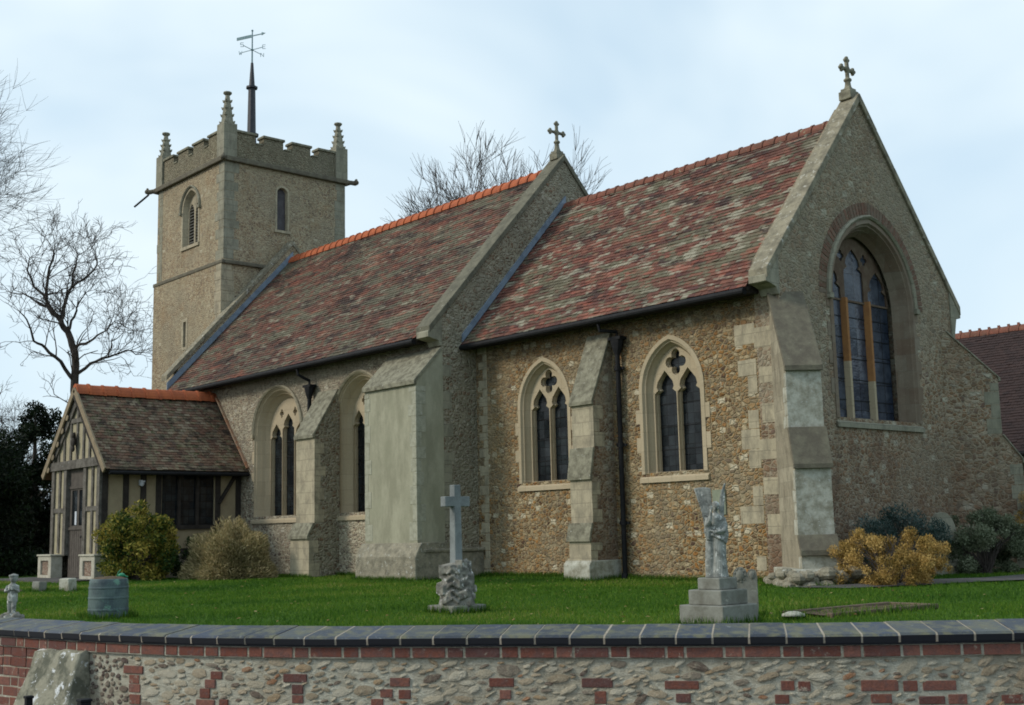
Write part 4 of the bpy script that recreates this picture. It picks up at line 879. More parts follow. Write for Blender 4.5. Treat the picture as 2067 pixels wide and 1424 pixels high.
mb = MB(); mb.ball((PXc + .40, yd - .05, .12), .04); mb.build('door_handle', 'iron', porch)
# dwarf piers
for (a, b) in ((-21.02, -20.08), (-18.16, -17.22)):
    mb = MB(); T2 = FS(-5.32)
    mb.plate([(a, GZ - .05), (b, GZ - .05), (b, -.38), (a, -.38)], [[(a + .2, GZ + .12), (b - .2, GZ + .12), (b - .2, -.50), (a + .2, -.50)]], -.32, 0, T2); mb.box((a - .03, -5.35, -.38), (b + .03, -4.95, -.33))
    pr_ = mb.build('pier', plain('worn_white_pier_stone', (.46, .43, .35), (.33, .31, .24), 6.), porch, bevel=.015)
    mb = MB(); mb.plate([(a + .205, GZ + .125), (b - .205, GZ + .125), (b - .205, -.505), (a + .205, -.505)], [], -.2, -.05, T2); mb.build('pier_panel', 'brick_panel', porch)
# side walls
for sx, X in ((1, x1), (-1, x0)):
    Ts = (lambda X_: (lambda u, v, w_: (X_ + w_, u, v)))(X) if sx > 0 else (lambda X_: (lambda u, v, w_: (X_ - w_, u, v)))(X)
    hole = [(-3.35, .36), (-1.82, .36), (-1.82, 1.72), (-3.35, 1.72)] if sx > 0 else None
    mb = MB(); mb.plate([(yf + .1, -.38), (-S - .002, -.38), (-S - .002, 2.0), (yf + .1, 2.0)], [hole] if hole else [], -.1, 0, Ts); mb.build('porch_side', 'plaster_side', porch)
    mb = MB(); mb.plate([(yf - .05, GZ - .05), (-S - .002, GZ - .05), (-S - .002, -.38), (yf - .05, -.38)], [], -.25, .06, Ts); mb.build('dwarf_wall', 'nave_east', porch)
    mb = MB(); st = (-4.92, -4.36, -3.88, -3.45, -1.72, -1.10) if sx > 0 else (-4.92, -4.2, -3.4, -2.6, -1.8, -1.1)
    for u in st: mb.plate([(u - .075, -.38), (u + .075, -.38), (u + .075, 1.98), (u - .075, 1.98)], [], -.04, .035, Ts)
    mb.plate([(yf + .12, -.37), (-S - .01, -.37), (-S - .01, -.24), (yf + .12, -.24)], [], -.04, .05, Ts); mb.plate([(yf + .12, 1.84), (-S - .01, 1.84), (-S - .01, 2.0), (yf + .12, 2.0)], [], -.04, .05, Ts)
    mb.plate([(-3.4, .26), (-1.78, .26), (-1.78, .37), (-3.4, .37)], [], -.04, .07, Ts)
    if sx > 0:
        for u in (-2.86, -2.33): mb.plate([(u - .04, .37), (u + .04, .37), (u + .04, 1.84), (u - .04, 1.84)], [], -.06, .03, Ts)
        mb.bar((X + .02, -1.7, .95), (X + .02, -1.15, 1.8), .08, .14, (1, 0, 0))
    mb.build('timber_frame', 'timber_dark', porch)
    if sx > 0: mb = MB(); mb.plate([(-3.38, .34), (-1.80, .34), (-1.80, 1.74), (-3.38, 1.74)], [], -.07, -.05, Ts); mb.build('window', 'glass', porch)
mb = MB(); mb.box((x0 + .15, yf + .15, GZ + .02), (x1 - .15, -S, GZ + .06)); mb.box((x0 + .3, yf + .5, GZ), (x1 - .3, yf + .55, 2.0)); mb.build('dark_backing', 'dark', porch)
mb = MB(); mb.box((x1 + .035, -4.02, 1.42), (x1 + .10, -3.94, 1.56)); mb.box((x1 + .06, -4.04, 1.50), (x1 + .20, -3.92, 1.54)); mb.ball((x1 + .14, -3.98, 1.46), (.06, .06, .07)); mb.build('wall_lamp', 'white', porch)
# porch roof
for sg in (1, -1):
    U = Vector((-sg * HW, 0, PR - PE)); Lu = U.length; U.normalize()
    if sg > 0: pr_o = tiles('porch_roof', 'roof_porch', (PXc + HW, PF, PE), (0, 1, 0), U, -S - .0 - PF, Lu, church, sag=.05, wob=.03, gauge=.105, tw=.16)
    else:
        mb = MB(); T3 = lambda u, v, w_: (PXc - HW + HW / Lu * v, PF + u, PE + (PR - PE) / Lu * v + w_); mb.plate([(0, 0), (-S - PF, 0), (-S - PF, Lu), (0, Lu)], [], -.08, .02, T3); mb.build('roof_slope', 'roof_porch', pr_o, attr=True)
lab(pr_o, 'mossy brown tiled porch roof with orange ridge')
ridge(PF + .02, -S + .28, PXc, PR - .04, 'ridge_new', pr_o, .40, .025, .19, dirn='y', jit=.014)
mb = MB(); mb.bar((PXc + .2, -S - .03, PR - .02), (PXc + HW, -S - .03, PE + .10), .09, .05, (0, 0, 1)); mb.build('mortar_fillet', plain('orange_fillet', (.30, .14, .075), (.36, .28, .2), 5.), pr_o)
mb = MB(); mb.tube([(PXc + HW + .02, PF + .15, PE - .08), (PXc + HW + .02, -S - .02, PE - .08)], .05, 8); mb.build('gutter', 'iron', pr_o)
mb = MB(); mb.box((PXc + 1.6, PF + .2, PE - .02), (PXc + HW - .02, -S - .01, PE + .06)); mb.build('soffit', 'timber_dark', pr_o)

# ------------------------------------------------------------------ hall behind, right
hall = thing('village_hall', 'low brick hall with steep dark tiled roof beyond the east wall', 'building')
mb = MB(); mb.plate([(-9, B0), (9, B0), (9, 2.0), (-9, 2.0)], [], -.3, 0, FS(12.9)); mb.plate([(12.9, B0), (19.7, B0), (19.7, 2.0), (16.3, 5.3), (12.9, 2.0)], [], -.3, 0, FE(9.3)); mb.plate([(12.9, B0), (19.7, B0), (19.7, 2.0), (16.3, 5.3), (12.9, 2.0)], [], -.3, 0, FW(-9.3)); mb.build('wall', 'brick_panel', hall)
hr = slope_roof(-9.6, 9.6, 12.4, 1.72, 16.3, 5.55, 'roof_hall', hall, gauge=.12, tw=.18, sag=.02)
ridge(-9.6, 9.6, 16.3, 5.50, 'ridge_old', hr, .3, .02, .13, knob=True)
gutter(-9.6, 9.6, 12.36, 1.66, hr); soffit(-9.5, 9.5, 12.4, 1.66, 12.9, hr)

# ------------------------------------------------------------------ ground
BP = [(-14, -12.6), (-6, -14.2), (-3, -14.75), (-.5, -14.95), (1.5, -14.8), (2.94, -14.5), (3.66, -14.38), (4.71, -14.1), (5.79, -13.58), (6.96, -12.74), (7.88, -12.08), (8.57, -11.54), (9.32, -10.8), (10.6, -9.6), (13.5, -6.9), (17, -3.6)]
PP = []
for i in range(len(BP) - 1):
    a, b, c, d = [np.array(BP[min(max(j, 0), len(BP) - 1)]) for j in (i - 1, i, i + 1, i + 2)]
    for t_ in np.linspace(0, 1, 20, endpoint=False): PP.append(.5 * (2 * b + (-a + c) * t_ + (2 * a - 5 * b + 4 * c - d) * t_ ** 2 + (-a + 3 * b - 3 * c + d) * t_ ** 3))
PP = np.array(PP); SS = np.r_[0, np.cumsum(np.hypot(*np.diff(PP, axis=0).T))]; SS -= SS[20]      # s = 0 at the point (-6,-14.2)
TG = np.gradient(PP, axis=0); TG /= np.linalg.norm(TG, axis=1)[:, None]
def WP(s, off, z):
    x = np.interp(s, SS, PP[:, 0]); y = np.interp(s, SS, PP[:, 1]); tx = np.interp(s, SS, TG[:, 0]); ty = np.interp(s, SS, TG[:, 1])
    return Vector((x + ty * off, y - tx * off, z))
SMIN, SMAX = float(SS[0]) + .3, float(SS[-1]) - .3
mb = MB(); mb.add([(-600, -600, -1.66), (600, -600, -1.66), (600, 600, -1.66), (-600, 600, -1.66)], [(0, 1, 2, 3)]); tag(mb.build('road', 'asphalt'), 'grey asphalt road and verge outside the churchyard wall', 'road', kind='structure')
edge = [WP(s, -.22, 0) for s in np.linspace(SMIN, SMAX, 60)]
poly = [(e.x, e.y) for e in edge] + [(500, 300), (500, 550), (-550, 550), (-550, -60)]
# lawn: gridded sheet with gentle undulation near the church
def gh(x, y):
    h = .03 * noise.noise(Vector((x * .25, y * .25, 0))) + .015 * noise.noise(Vector((x * 1.1, y * 1.1, 3)))
    d = max(0, 1 - max(0, (-y - 1.0 if x < -8.5 else -y)) / 1.2); return GZ + h + .03 * d * (1 if y < 1 else 0)
mb = MB(); Z = GZ
outer = poly; inner = [(-27, -9), (-27, -16.0), (18, -16.0), (18, 10), (3, 14), (-27, 14)]
mb.plate(poly, [], -1.66 - GZ, -.06, lambda u, v, w_: (u, v, GZ + w_)); 
g = .35; xs = np.arange(-34, 16, g); ys = np.arange(-15.6, 16, g); idx = {}
def side(x, y):   # signed distance inside the wall line
    p = np.array((x, y)); i = int(np.argmin(((PP - p) ** 2).sum(1))); n_ = np.array((-TG[i][1], TG[i][0])); return float((p - PP[i]) @ n_)
vs = []; fs = []
for i, x in enumerate(xs):
    for j, y in enumerate(ys):
        sdd = side(x, y)
        if sdd < -.1 : continue
        if sdd < .16: 
            k = int(np.argmin(((PP - np.array((x, y))) ** 2).sum(1))); n_ = np.array((-TG[k][1], TG[k][0])); x_, y_ = np.array((x, y)) + n_ * (.16 - sdd)
        else: x_, y_ = x, y
        idx[(i, j)] = len(vs); vs.append((x_, y_, gh(x_, y_)))
for i in range(len(xs) - 1):
    for j in range(len(ys) - 1):
        q = [(i, j), (i + 1, j), (i + 1, j + 1), (i, j + 1)]
        if all(k in idx for k in q): fs.append([idx[k] for k in q])
mb.add(vs, fs); tag(mb.build('ground', 'lawn', smooth=True), 'green churchyard lawn', 'lawn', kind='structure')

# path on the right
mb = MB()
pc = [(1.6, -1.6), (2.4, -.6), (2.75, .6), (2.9, 2.2), (3.0, 4.5), (3.1, 7), (3.2, 11)]
vs = []
for (x, y) in pc: vs += [(x - .55, y, gh(x - .55, y) + .022), (x + .45, y + .1, gh(x + .45, y) + .022)]
mb.add(vs, [(2 * i, 2 * i + 1, 2 * i + 3, 2 * i + 2) for i in range(len(pc) - 1)])
tag(mb.build('path', 'path'), 'narrow grey path round the east end of the church', 'path', kind='structure')
mb = MB(); mb.add([(-21.6, -6.4, GZ + .05), (-17.0, -6.2, GZ + .05), (-17.0, -5.0, GZ + .05), (-21.6, -5.0, GZ + .05), (-21.6, -6.4, GZ - .05), (-17.0, -6.2, GZ - .05)], [(0, 1, 2, 3), (0, 4, 5, 1)]); tag(mb.build('pavement', 'path'), 'paved step in front of the porch', 'paving', kind='structure')

# grass blades
rng = np.random.default_rng(3)
NB = 230000
bx = rng.uniform(-24, 13, NB * 3); by = rng.uniform(-15, 4.5, NB * 3)
F2 = np.array((-.7465, .6654)); R2 = np.array((.6654, .7465)); dx = bx - CAMP.x; dy = by - CAMP.y
dd = dx * F2[0] + dy * F2[1]; ll = dx * R2[0] + dy * R2[1]
keep = (np.abs(ll / np.maximum(dd, .1)) < .47) & (dd > 7.5) & (dd < 33)
keep &= ~((bx < .0) & (by > 0)) & ~((bx < -LC) & (by > -S)) & ~((bx < -16.9) & (bx > -21.5) & (by > -6.3))
px = np.interp(bx, PP[:, 0], PP[:, 1]); keep &= by > px + .32
keep &= rng.uniform(0, 1, len(bx)) < np.clip(14 / dd, .25, 1) ** 1.2
# leave the path and the grave bare
pxx = np.interp(by, [p[1] for p in pc], [p[0] for p in pc]); keep &= ~((np.abs(bx - pxx) < .5) & (by > -1.2))
bx, by, dd = bx[keep][:NB], by[keep][:NB], dd[keep][:NB]; n = len(bx)
bz = np.array([gh(x, y) for x, y in zip(bx, by)])
hgt = rng.uniform(.018, .05, n) * (1 + .5 * (np.array([noise.noise(Vector((x * .9, y * .9, 7))) for x, y in zip(bx, by)]))); wd = rng.uniform(.004, .008, n) * np.clip(dd / 12, 1, 2.2); an = rng.uniform(0, 6.283, n)
lean = rng.normal(0, .018, (n, 2))
V = np.zeros((n, 3, 3)); V[:, 0] = np.c_[bx - np.cos(an) * wd, by - np.sin(an) * wd, bz - .01]; V[:, 1] = np.c_[bx + np.cos(an) * wd, by + np.sin(an) * wd, bz - .01]; V[:, 2] = np.c_[bx + lean[:, 0], by + lean[:, 1], bz + hgt]
def fastmesh(name, V, k, mat, rnd, parent=None):
    n = V.shape[0]; me = bpy.data.meshes.new(name); me.vertices.add(n * k); me.vertices.foreach_set('co', V.astype(np.float32).ravel())
    me.loops.add(n * k); me.loops.foreach_set('vertex_index', np.arange(n * k, dtype=np.int32)); me.polygons.add(n); me.polygons.foreach_set('loop_start', np.arange(0, n * k, k, dtype=np.int32))
    me.update(calc_edges=True); me.attributes.new('rnd', 'FLOAT', 'FACE').data.foreach_set('value', rnd.astype(np.float32)); me.materials.append(M[mat] if isinstance(mat, str) else mat)
    o = bpy.data.objects.new(name, me); COL.objects.link(o)
    if parent: o.parent = parent
    return o
pat = np.array([noise.noise(Vector((x * .35, y * .35, 1))) for x, y in zip(bx, by)])
tag(fastmesh('grass', V, 3, 'blade', np.clip(rng.normal(.42, .2, n) + pat * .7, 0, 1)), 'short mown green grass of the churchyard', 'grass', kind='stuff')

# longer, darker grass added for contact shade along the foot of walls and stones
ed = []
def rect(x, y, h, n, a=0.):
    for _ in range(n):
        t_ = rng.uniform(-h, h); q = [(t_, -h), (t_, h), (-h, t_), (h, t_)][rng.integers(4)]; j = rng.normal(0, .018, 2); ed.append((x + q[0] * 1.05 + j[0], y + q[1] * 1.05 + j[1]))
def line(x0, y0, x1, y1, n, sp=.04):
    for _ in range(n): t_ = rng.uniform(); ed.append((x0 + (x1 - x0) * t_ + rng.normal(0, sp), y0 + (y1 - y0) * t_ + rng.normal(0, sp)))
rect(.48, -7.95, .27, 900); rect(4.71, -7.92, .29, 900); rect(4.33, -6.97, .14, 400); rect(-2.62, -11.23, .25, 900); rect(-12.1, -8, .15, 250); rect(-12.75, -8.35, .14, 250); rect(4.98, -7.02, .08, 200)
line(-4.1, -.06, -.1, -.06, 2600); line(-8.4, -.06, -4.9, -.06, 2600); line(-4.9, -.93, -4.1, -.93, 500); line(-4.1, -.93, -4.1, 0, 400); line(-10.7, -S - .98, -8.3, -S - .98, 1400); line(-8.3, -S - .98, -8.3, -.1, 500); line(-12.7, -S - .05, -10.7, -S - .05, 900); line(-13.6, -S - .92, -12.6, -S - .92, 500)
line(-.1, -.3, 1.5, -1.25, 700, .08); line(4.5, -6.6, 4.6, -4.7, 500); line(5.2, -6.6, 5.3, -4.7, 500)
for s_ in np.linspace(9, 17.5, 2600): q = WP(s_, -.42 + rng.normal(0, .03), 0); ed.append((q.x, q.y))
ed = np.array(ed); ne = len(ed); ez = np.array([gh(x, y) for x, y in ed]); ea = rng.uniform(0, 6.28, ne); ew = rng.uniform(.004, .009, ne); eh = rng.uniform(.04, .13, ne); el = rng.normal(0, .03, (ne, 2))
V = np.zeros((ne, 3, 3)); V[:, 0] = np.c_[ed[:, 0] - np.cos(ea) * ew, ed[:, 1] - np.sin(ea) * ew, ez - .01]; V[:, 1] = np.c_[ed[:, 0] + np.cos(ea) * ew, ed[:, 1] + np.sin(ea) * ew, ez - .01]; V[:, 2] = np.c_[ed[:, 0] + el[:, 0], ed[:, 1] + el[:, 1], ez + eh]
tag(fastmesh('long_grass', V, 3, 'blade', np.clip(rng.normal(.35, .25, ne), 0, 1)), 'longer grass tufts added for contact shade at the foot of walls and stones', 'grass', kind='stuff')
nl = 420; lx = rng.uniform(-18, 10, nl); ly = rng.uniform(-13, -1.2, nl); ok_ = (ly > np.interp(lx, PP[:, 0], PP[:, 1]) + .4) & ~((lx < -8) & (ly > -2.2)); lx, ly = lx[ok_], ly[ok_]; nl = len(lx)
lz = np.array([gh(x, y) for x, y in zip(lx, ly)]) + .03; la = rng.uniform(0, 6.28, nl); lr = rng.uniform(.018, .035, nl)
V = np.stack([np.c_[lx + lr * np.cos(la + k * 1.571) * (1 if k % 2 else .6), ly + lr * np.sin(la + k * 1.571) * (1 if k % 2 else .6), lz + rng.uniform(-.008, .012, nl)] for k in range(4)], 1)
M['leaf_fallen'] = leafmat('fallen_leaf', [(0., (.16, .08, .03)), (.5, (.30, .19, .07)), (1., (.42, .33, .16))])
tag(fastmesh('fallen_leaves', V, 4, 'leaf_fallen', rng.uniform(0, 1, nl)), 'scattered brown fallen leaves on the lawn', 'leaves', kind='stuff')

# ------------------------------------------------------------------ boundary wall
bwall = thing('boundary_wall', 'low curving churchyard wall of flint rubble and red brick with blue-grey brick coping', 'wall')
mb = MB(); ss = np.arange(SMIN, SMAX, .1)
vs = []
for s in ss: vs += [WP(s, -.034, -.713), WP(s, -.034, -.788), WP(s, -.055, -.792), WP(s, -.055 + .012, -1.70), WP(s, -.37, -1.70), WP(s, -.37, -.69)]
fs = []
for i in range(len(ss) - 1): fs += [(6 * i + k, 6 * i + (k + 1) % 6, 6 * (i + 1) + (k + 1) % 6, 6 * (i + 1) + k) for k in range(6)]
mb.add(vs, fs); mb.build('wall_core', 'mortar', bwall)
VS0, VS1 = 7.6, 18.2   # stretch near the camera that gets individually laid stones
def pr_w(s, z): return -.055 + .012 * (-(z + .713)) / 1.0
BR = [(10.664, -0.898, 0.19, 0.052), (10.674, -0.959, 0.098, 0.055), (10.68, -1.022, 0.11, 0.052), (10.689, -1.094, 0.105, 0.062), (11.41, -0.91, 0.093, 0.051), (11.361, -0.969, 0.085, 0.054), (11.318, -1.033, 0.082, 0.059), (11.323, -1.094, 0.154, 0.046), (11.475, -1.09, 0.07, 0.046), (12.02, -0.919, 0.171, 0.054), (12.039, -0.99, 0.081, 0.055), (12.039, -1.052, 0.081, 0.055), (12.75, -0.941, 0.132, 0.053), (12.659, -1.009, 0.083, 0.049), (12.781, -1.014, 0.079, 0.055), (12.596, -1.069, 0.083, 0.046), (13.416, -0.941, 0.158, 0.055), (13.44, -1.011, 0.072, 0.054), (14.024, -0.938, 0.193, 0.054), (14.042, -1.026, 0.072, 0.075), (14.545, -0.951, 0.206, 0.053), (14.552, -1.027, 0.09, 0.055), (15.178, -0.953, 0.079, 0.055), (15.276, -0.954, 0.072, 0.057), (15.719, -0.955, 0.218, 0.066), (15.899, -0.961, 0.083, 0.058), (16.069, -0.962, 0.194, 0.057), (15.14, -1.029, 0.084, 0.054), (15.724, -1.03, 0.122, 0.051), (16.019, -1.045, 0.151, 0.045), (16.17, -1.039, 0.108, 0.056), (16.485, -1.045, 0.123, 0.051)]
for k in range(60): BR.append((random.uniform(10.4, 18), random.uniform(-1.62, -1.16), random.choice((.1, .21)), .06))
mb = MB()
def wbrick(mb, s0, s1, z0, z1, pr, mi=0, r=None, d=.1):
    n = max(1, int((s1 - s0) / .12)); 
    jj = [random.uniform(-.003, .003) for _ in range(4)]
    vs = []
    for i in range(n + 1):
        s = s0 + (s1 - s0) * i / n; vs += [WP(s, pr, z0 + jj[0]), WP(s, pr, z1 + jj[1]), WP(s, pr - d, z1 + jj[1]), WP(s, pr - d, z0 + jj[0])]
    fs = [(4 * i + k, 4 * i + (k + 1) % 4, 4 * (i + 1) + (k + 1) % 4, 4 * (i + 1) + k) for i in range(n) for k in range(4)] + [(3, 2, 1, 0), (4 * n, 4 * n + 1, 4 * n + 2, 4 * n + 3)]
    mb.add(vs, fs, mi, r)
for (s, z, ww, hh) in BR: wbrick(mb, s - ww / 2, s + ww / 2, z - hh / 2, z + hh / 2, pr_w(s, z) + random.uniform(.004, .010))
# full brick stretch at the left end
row = 0; z = -.795
while z > -1.66:
    s = SMIN + (.11 if row % 2 else 0); k = 0
    while s < 9.55:
        l = .215 if (k + row) % 3 else .1; wbrick(mb, s, s + l, z - .065, z, -.048 + random.uniform(-.002, .003)); s += l + .011; k += 1
    z -= .0755; row += 1
mb.build('brickwork', 'brick', bwall, attr=True, bevel=.003)
mb = MB(); s = SMIN; k = 0
while s < SMAX - .3:
    l = .215 if k % 2 else .1; l *= random.uniform(.97, 1.03); wbrick(mb, s, s + l, -.784, -.722, -.029 + random.uniform(-.002, .002)); s += l + .017; k += 1
mb.build('brick_course', 'brick', bwall, attr=True, bevel=.003)
# stones
mb = MB(); placed = []
def ok(s, z, a, b):
    for (s2, z2, a2, b2) in placed:
        if abs(s - s2) < (a + a2) * .93 and abs(z - z2) < (b + b2) * .9: 
            if ((s - s2) / (a + a2)) ** 2 + ((z - z2) / (b + b2)) ** 2 < .86: return False
    return True
for (s, z, ww, hh) in BR: placed.append((s, z, ww * .62, hh * .62))
cnt = 0
grid_try = 9000
for t_ in range(grid_try):
    s = random.uniform(9.9, VS1); z = random.uniform(-1.55, -.81)
    f = 1 - t_ / grid_try
    a = (.018 + .055 * random.random() * (.35 + f)); b = a * random.uniform(.28, .5)
    if 10.2 < s < 10.55: a = .012 + .022 * random.random(); b = a * random.uniform(.55, .95)
    if len(placed) > 3000: break
    near = placed
    if not ok(s, z, a, b): continue
    placed.append((s, z, a, b)); tilt = random.gauss(.16, .22) if s > 11.7 else random.gauss(0, .15); n = 9; pr = pr_w(s, z); dp = random.uniform(.004, .013)
    ring = []
    for i in range(n):
        t2 = 2 * math.pi * i / n + random.uniform(-.18, .18); q = random.uniform(.8, 1.12); ring.append((a * q * math.cos(t2), b * q * math.sin(t2)))
    def P3(u, v, o_): return WP(s + u * math.cos(tilt) - v * math.sin(tilt), pr + o_, z + u * math.sin(tilt) + v * math.cos(tilt))
    lo = lambda v: 1.0 - .55 * (v / b)
    vs = [P3(u, v, -.006) for u, v in ring] + [P3(u * .93, v * .92, dp * .55 * lo(v)) for u, v in ring] + [P3(u * .5, v * .5, dp * random.uniform(.65, 1.1) * lo(v * .5)) for u, v in ring] + [P3(0, 0, dp * .95)]
    fs = [(i, (i + 1) % n, n + (i + 1) % n, n + i) for i in range(n)] + [(n + i, n + (i + 1) % n, 2 * n + (i + 1) % n, 2 * n + i) for i in range(n)] + [(2 * n + i, 2 * n + (i + 1) % n, 3 * n) for i in range(n)]
    rr = random.random() ** 1.3 * .95
    if 10.15 < s < 10.6: rr = random.choice((.85, .97, .6, .85))
    mb.add(vs, fs, 0, rr)
mb.build('flint_stones', 'flint', bwall, attr=True)
# coping bricks
mb = MB(); mj = MB(); s = SMIN; step = .2195
prof = [(.0, -.700), (.006, -.662), (-.010, -.648), (-.345, -.606), (-.36, -.62), (-.36, -.70)]
while s < SMAX - .3:
    s0, s1 = s, s + step - .012; dz = random.uniform(-.003, .003); do = random.uniform(-.004, .004); r_ = random.random()
    vs = [WP(q, o_ + do, z + dz) for q in (s0, s1) for (o_, z) in prof]; n = len(prof)
    mb.add(vs, [(i, (i + 1) % n, n + (i + 1) % n, n + i) for i in range(1, n)] + [tuple(range(n))[::-1], tuple(range(n, 2 * n))], 0, r_)
    mb.add([vs[0], vs[1], vs[n + 1], vs[n]], [(0, 1, 2, 3)], 1, r_)
    pj = [(o_ - .002 if i < 3 else o_, z - .002) for i, (o_, z) in enumerate(prof)]
    vs = [WP(q, o_, z) for q in (s1 - .001, s1 + .013) for (o_, z) in pj]; mj.add(vs, [(i, (i + 1) % n, n + (i + 1) % n, n + i) for i in range(n)] + [tuple(range(n))[::-1], tuple(range(n, 2 * n))])
    s += step
cp = mb.build('coping', ['coping_brick', 'coping_edge'], bwall, attr=True)
mj.build('mortar_joint', plain('pale_mortar_joint', (.36, .31, .24), (.26, .22, .17), 14.), cp)
mb = MB(); wbrick(mb, SMIN, SMAX - .1, -.712, -.698, -.012, d=.34); mb.build('mortar_bed', 'coping_edge', bwall)
# buttress of the boundary wall
mb = MB(); sc0, sc1 = 9.62, 10.17
prf = [(-.05, -.775), (.02, -.80), (.30, -1.66), (-.05, -1.66)]
vs = []
for (u, ex) in ((0, 0), (1, 0)):
    for (o_, z) in prf:
        wdn = .10 * (-.775 - z) / .885; vs.append(WP((sc0 - wdn) if u == 0 else (sc1 + wdn * .8), o_, z))
b = bmesh.new(); bv = [b.verts.new(v) for v in vs]
for f in ((0, 1, 2, 3), (7, 6, 5, 4), (0, 4, 5, 1), (1, 5, 6, 2), (2, 6, 7, 3), (3, 7, 4, 0)): b.faces.new([bv[i] for i in f])
bmesh.ops.recalc_face_normals(b, faces=b.faces[:]); bmesh.ops.subdivide_edges(b, edges=b.edges[:], cuts=14, use_grid_fill=True)
for v in b.verts:
    v.co += Vector((noise.noise(v.co * 9), noise.noise(v.co * 9 + Vector((5, 0, 0))), noise.noise(v.co * 9 + Vector((0, 7, 0))))) * .018
me = bpy.data.meshes.new('buttress'); b.to_mesh(me); b.free(); me.materials.append(M['spotted']); me.polygons.foreach_set('use_smooth', [True] * len(me.polygons)); o = bpy.data.objects.new('buttress', me); COL.objects.link(o); o.parent = bwall
lab(o, 'sloping buttress spotted with white lichen')
# two dark posts at the foot of the wall
for i, (s, off, ztop, lb) in enumerate(((10.17, .42, -1.06, 'short black post left of the sloping wall buttress'), (10.72, .42, -1.05, 'short black post right of the sloping wall buttress'))):
    mb = MB(); p = WP(s, off, 0); hw = .035 if i else .022
    mb.box((p.x - hw, p.y - hw, -1.66), (p.x + hw, p.y + hw, ztop)); mb.box((p.x - hw - .006, p.y - hw - .006, ztop), (p.x + hw + .006, p.y + hw + .006, ztop + .018))
    tag(mb.build('post', 'iron', bevel=.004), lb, 'post')

# ------------------------------------------------------------------ monuments
# cross on carved rock
def roughen(o, amp, sc, seed=0):
    for v in o.data.vertices: v.co += Vector([noise.noise(v.co * sc + Vector((seed + i * 9, 0, 0))) for i in range(3)]) * amp
CX, CY = .48, -7.95; G1 = GZ
mon = thing('cross_monument', 'blue-grey stone cross standing on a carved rocky mound', 'gravestone')
mb = MB(); mb.box((CX - .27, CY - .27, G1 - .1), (CX + .27, CY + .27, G1 + .09)); mb.build('base', 'steps', mon, bevel=.015)
mb = MB(); random.seed(11)
mb.loft([(CX, CY, G1 + .08, .245, .245), (CX, CY, G1 + .3, .20, .20), (CX, CY, G1 + .5, .15, .15), (CX, CY, G1 + .62, .10, .10)], 10)
for k in range(46):
    t_ = random.uniform(0, 6.283); z = G1 + .1 + .5 * random.random(); r_ = .265 - (z - G1) * .25
    c = Vector((CX + math.cos(t_) * r_, CY + math.sin(t_) * r_, z)); q = random.uniform(.03, .07)
    mb.box((c.x - q, c.y - q, c.z - q * .8), (c.x + q, c.y + q, c.z + q), T=lambda X, Y, Z, c=c, a=random.uniform(0, 3), t=random.uniform(-.6, .6): (c.x + (X - c.x) * math.cos(a) - (Y - c.y) * math.sin(a), c.y + (X - c.x) * math.sin(a) + (Y - c.y) * math.cos(a), Z + (X - c.x) * t))
for side_t in (R(-52),):      # carved chevron leaves
    for j in range(5):
        z = G1 + .14 + j * .09; r_ = .26 - (z - G1) * .15; c = Vector((CX + math.cos(side_t) * r_, CY + math.sin(side_t) * r_, z + .05)); tn = Vector((-math.sin(side_t), math.cos(side_t), 0))
        for sg in (-1, 1): mb.tube([c, c + tn * sg * .085 + Vector((0, 0, -.07))], [.028, .02], 6)
o = mb.build('rock_mound', 'rock', mon, remesh=.011)
mb = MB(); zt = G1 + 1.615
mb.loft([(CX, CY, G1 + .55, .085, .085, 0, 0, 0, R(45)), (CX, CY, zt, .072, .072, 0, 0, 0, R(45))], 4)
mb.box((CX - .052, CY - .205, G1 + 1.335), (CX + .052, CY + .205, G1 + 1.465)); mb.build('cross', 'cross_stone', mon, bevel=.008)
# angel monument
AX, AY = 4.71, -7.92
ang = thing('angel_monument', 'grey stone angel with raised wings on three square steps', 'statue')
for k, (hw, z0, z1) in enumerate(((.285, GZ - .05, GZ + .215), (.215, GZ + .215, GZ + .365), (.145, GZ + .365, GZ + .485))):
    mb = MB(); mb.box((AX - hw, AY - hw, z0), (AX + hw, AY + hw, z1)); mb.build('step', 'steps', ang, bevel=.012)
mb = MB(); zb = GZ + .485
dv = Vector((rx.x, rx.y, 0)).normalized(); fv = Vector((fx.x, fx.y, 0)).normalized()     # the figure faces the road
ro = math.atan2(dv.y, dv.x)
def Pn(r_, f, z): q = Vector((AX, AY, zb + z)) + dv * r_ - fv * f; return q
def sec(r_, f, z, a, b_, fa=0, fn=0, ph=0): q = Pn(r_, f, z); return (q.x, q.y, q.z, a, b_, fa, fn, ph, ro)
mb.loft([sec(.015, 0, 0, .095, .085, .11, 7, 0), sec(.015, 0, .06, .088, .08, .12, 7, .3), sec(.02, 0, .18, .078, .072, .14, 7, .7), sec(.025, .0, .30, .072, .066, .12, 7, 1.2), sec(.03, .0, .40, .074, .064, .05, 6, 1.6), sec(.028, .0, .46, .066, .055, .03, 5, 2), sec(.02, 0, .54, .070, .055), sec(.012, 0, .60, .078, .050), sec(.01, 0, .635, .055, .042), sec(.01, .0, .655, .026, .026), sec(.012, .006, .69, .024, .024)], 28)
mb.ball(Pn(.018, .012, .725), (.036, .038, .046), n=14, m=10); mb.ball(Pn(.018, -.006, .735), (.044, .044, .044), n=14, m=8)   # head, hair
mb.ball(Pn(.02, .048, .720), (.008, .008, .012), n=6, m=5)          # nose
for e in (-1, 1): mb.ball(Pn(.018 + e * .015, .042, .738), (.008, .006, .005), n=6, m=4)
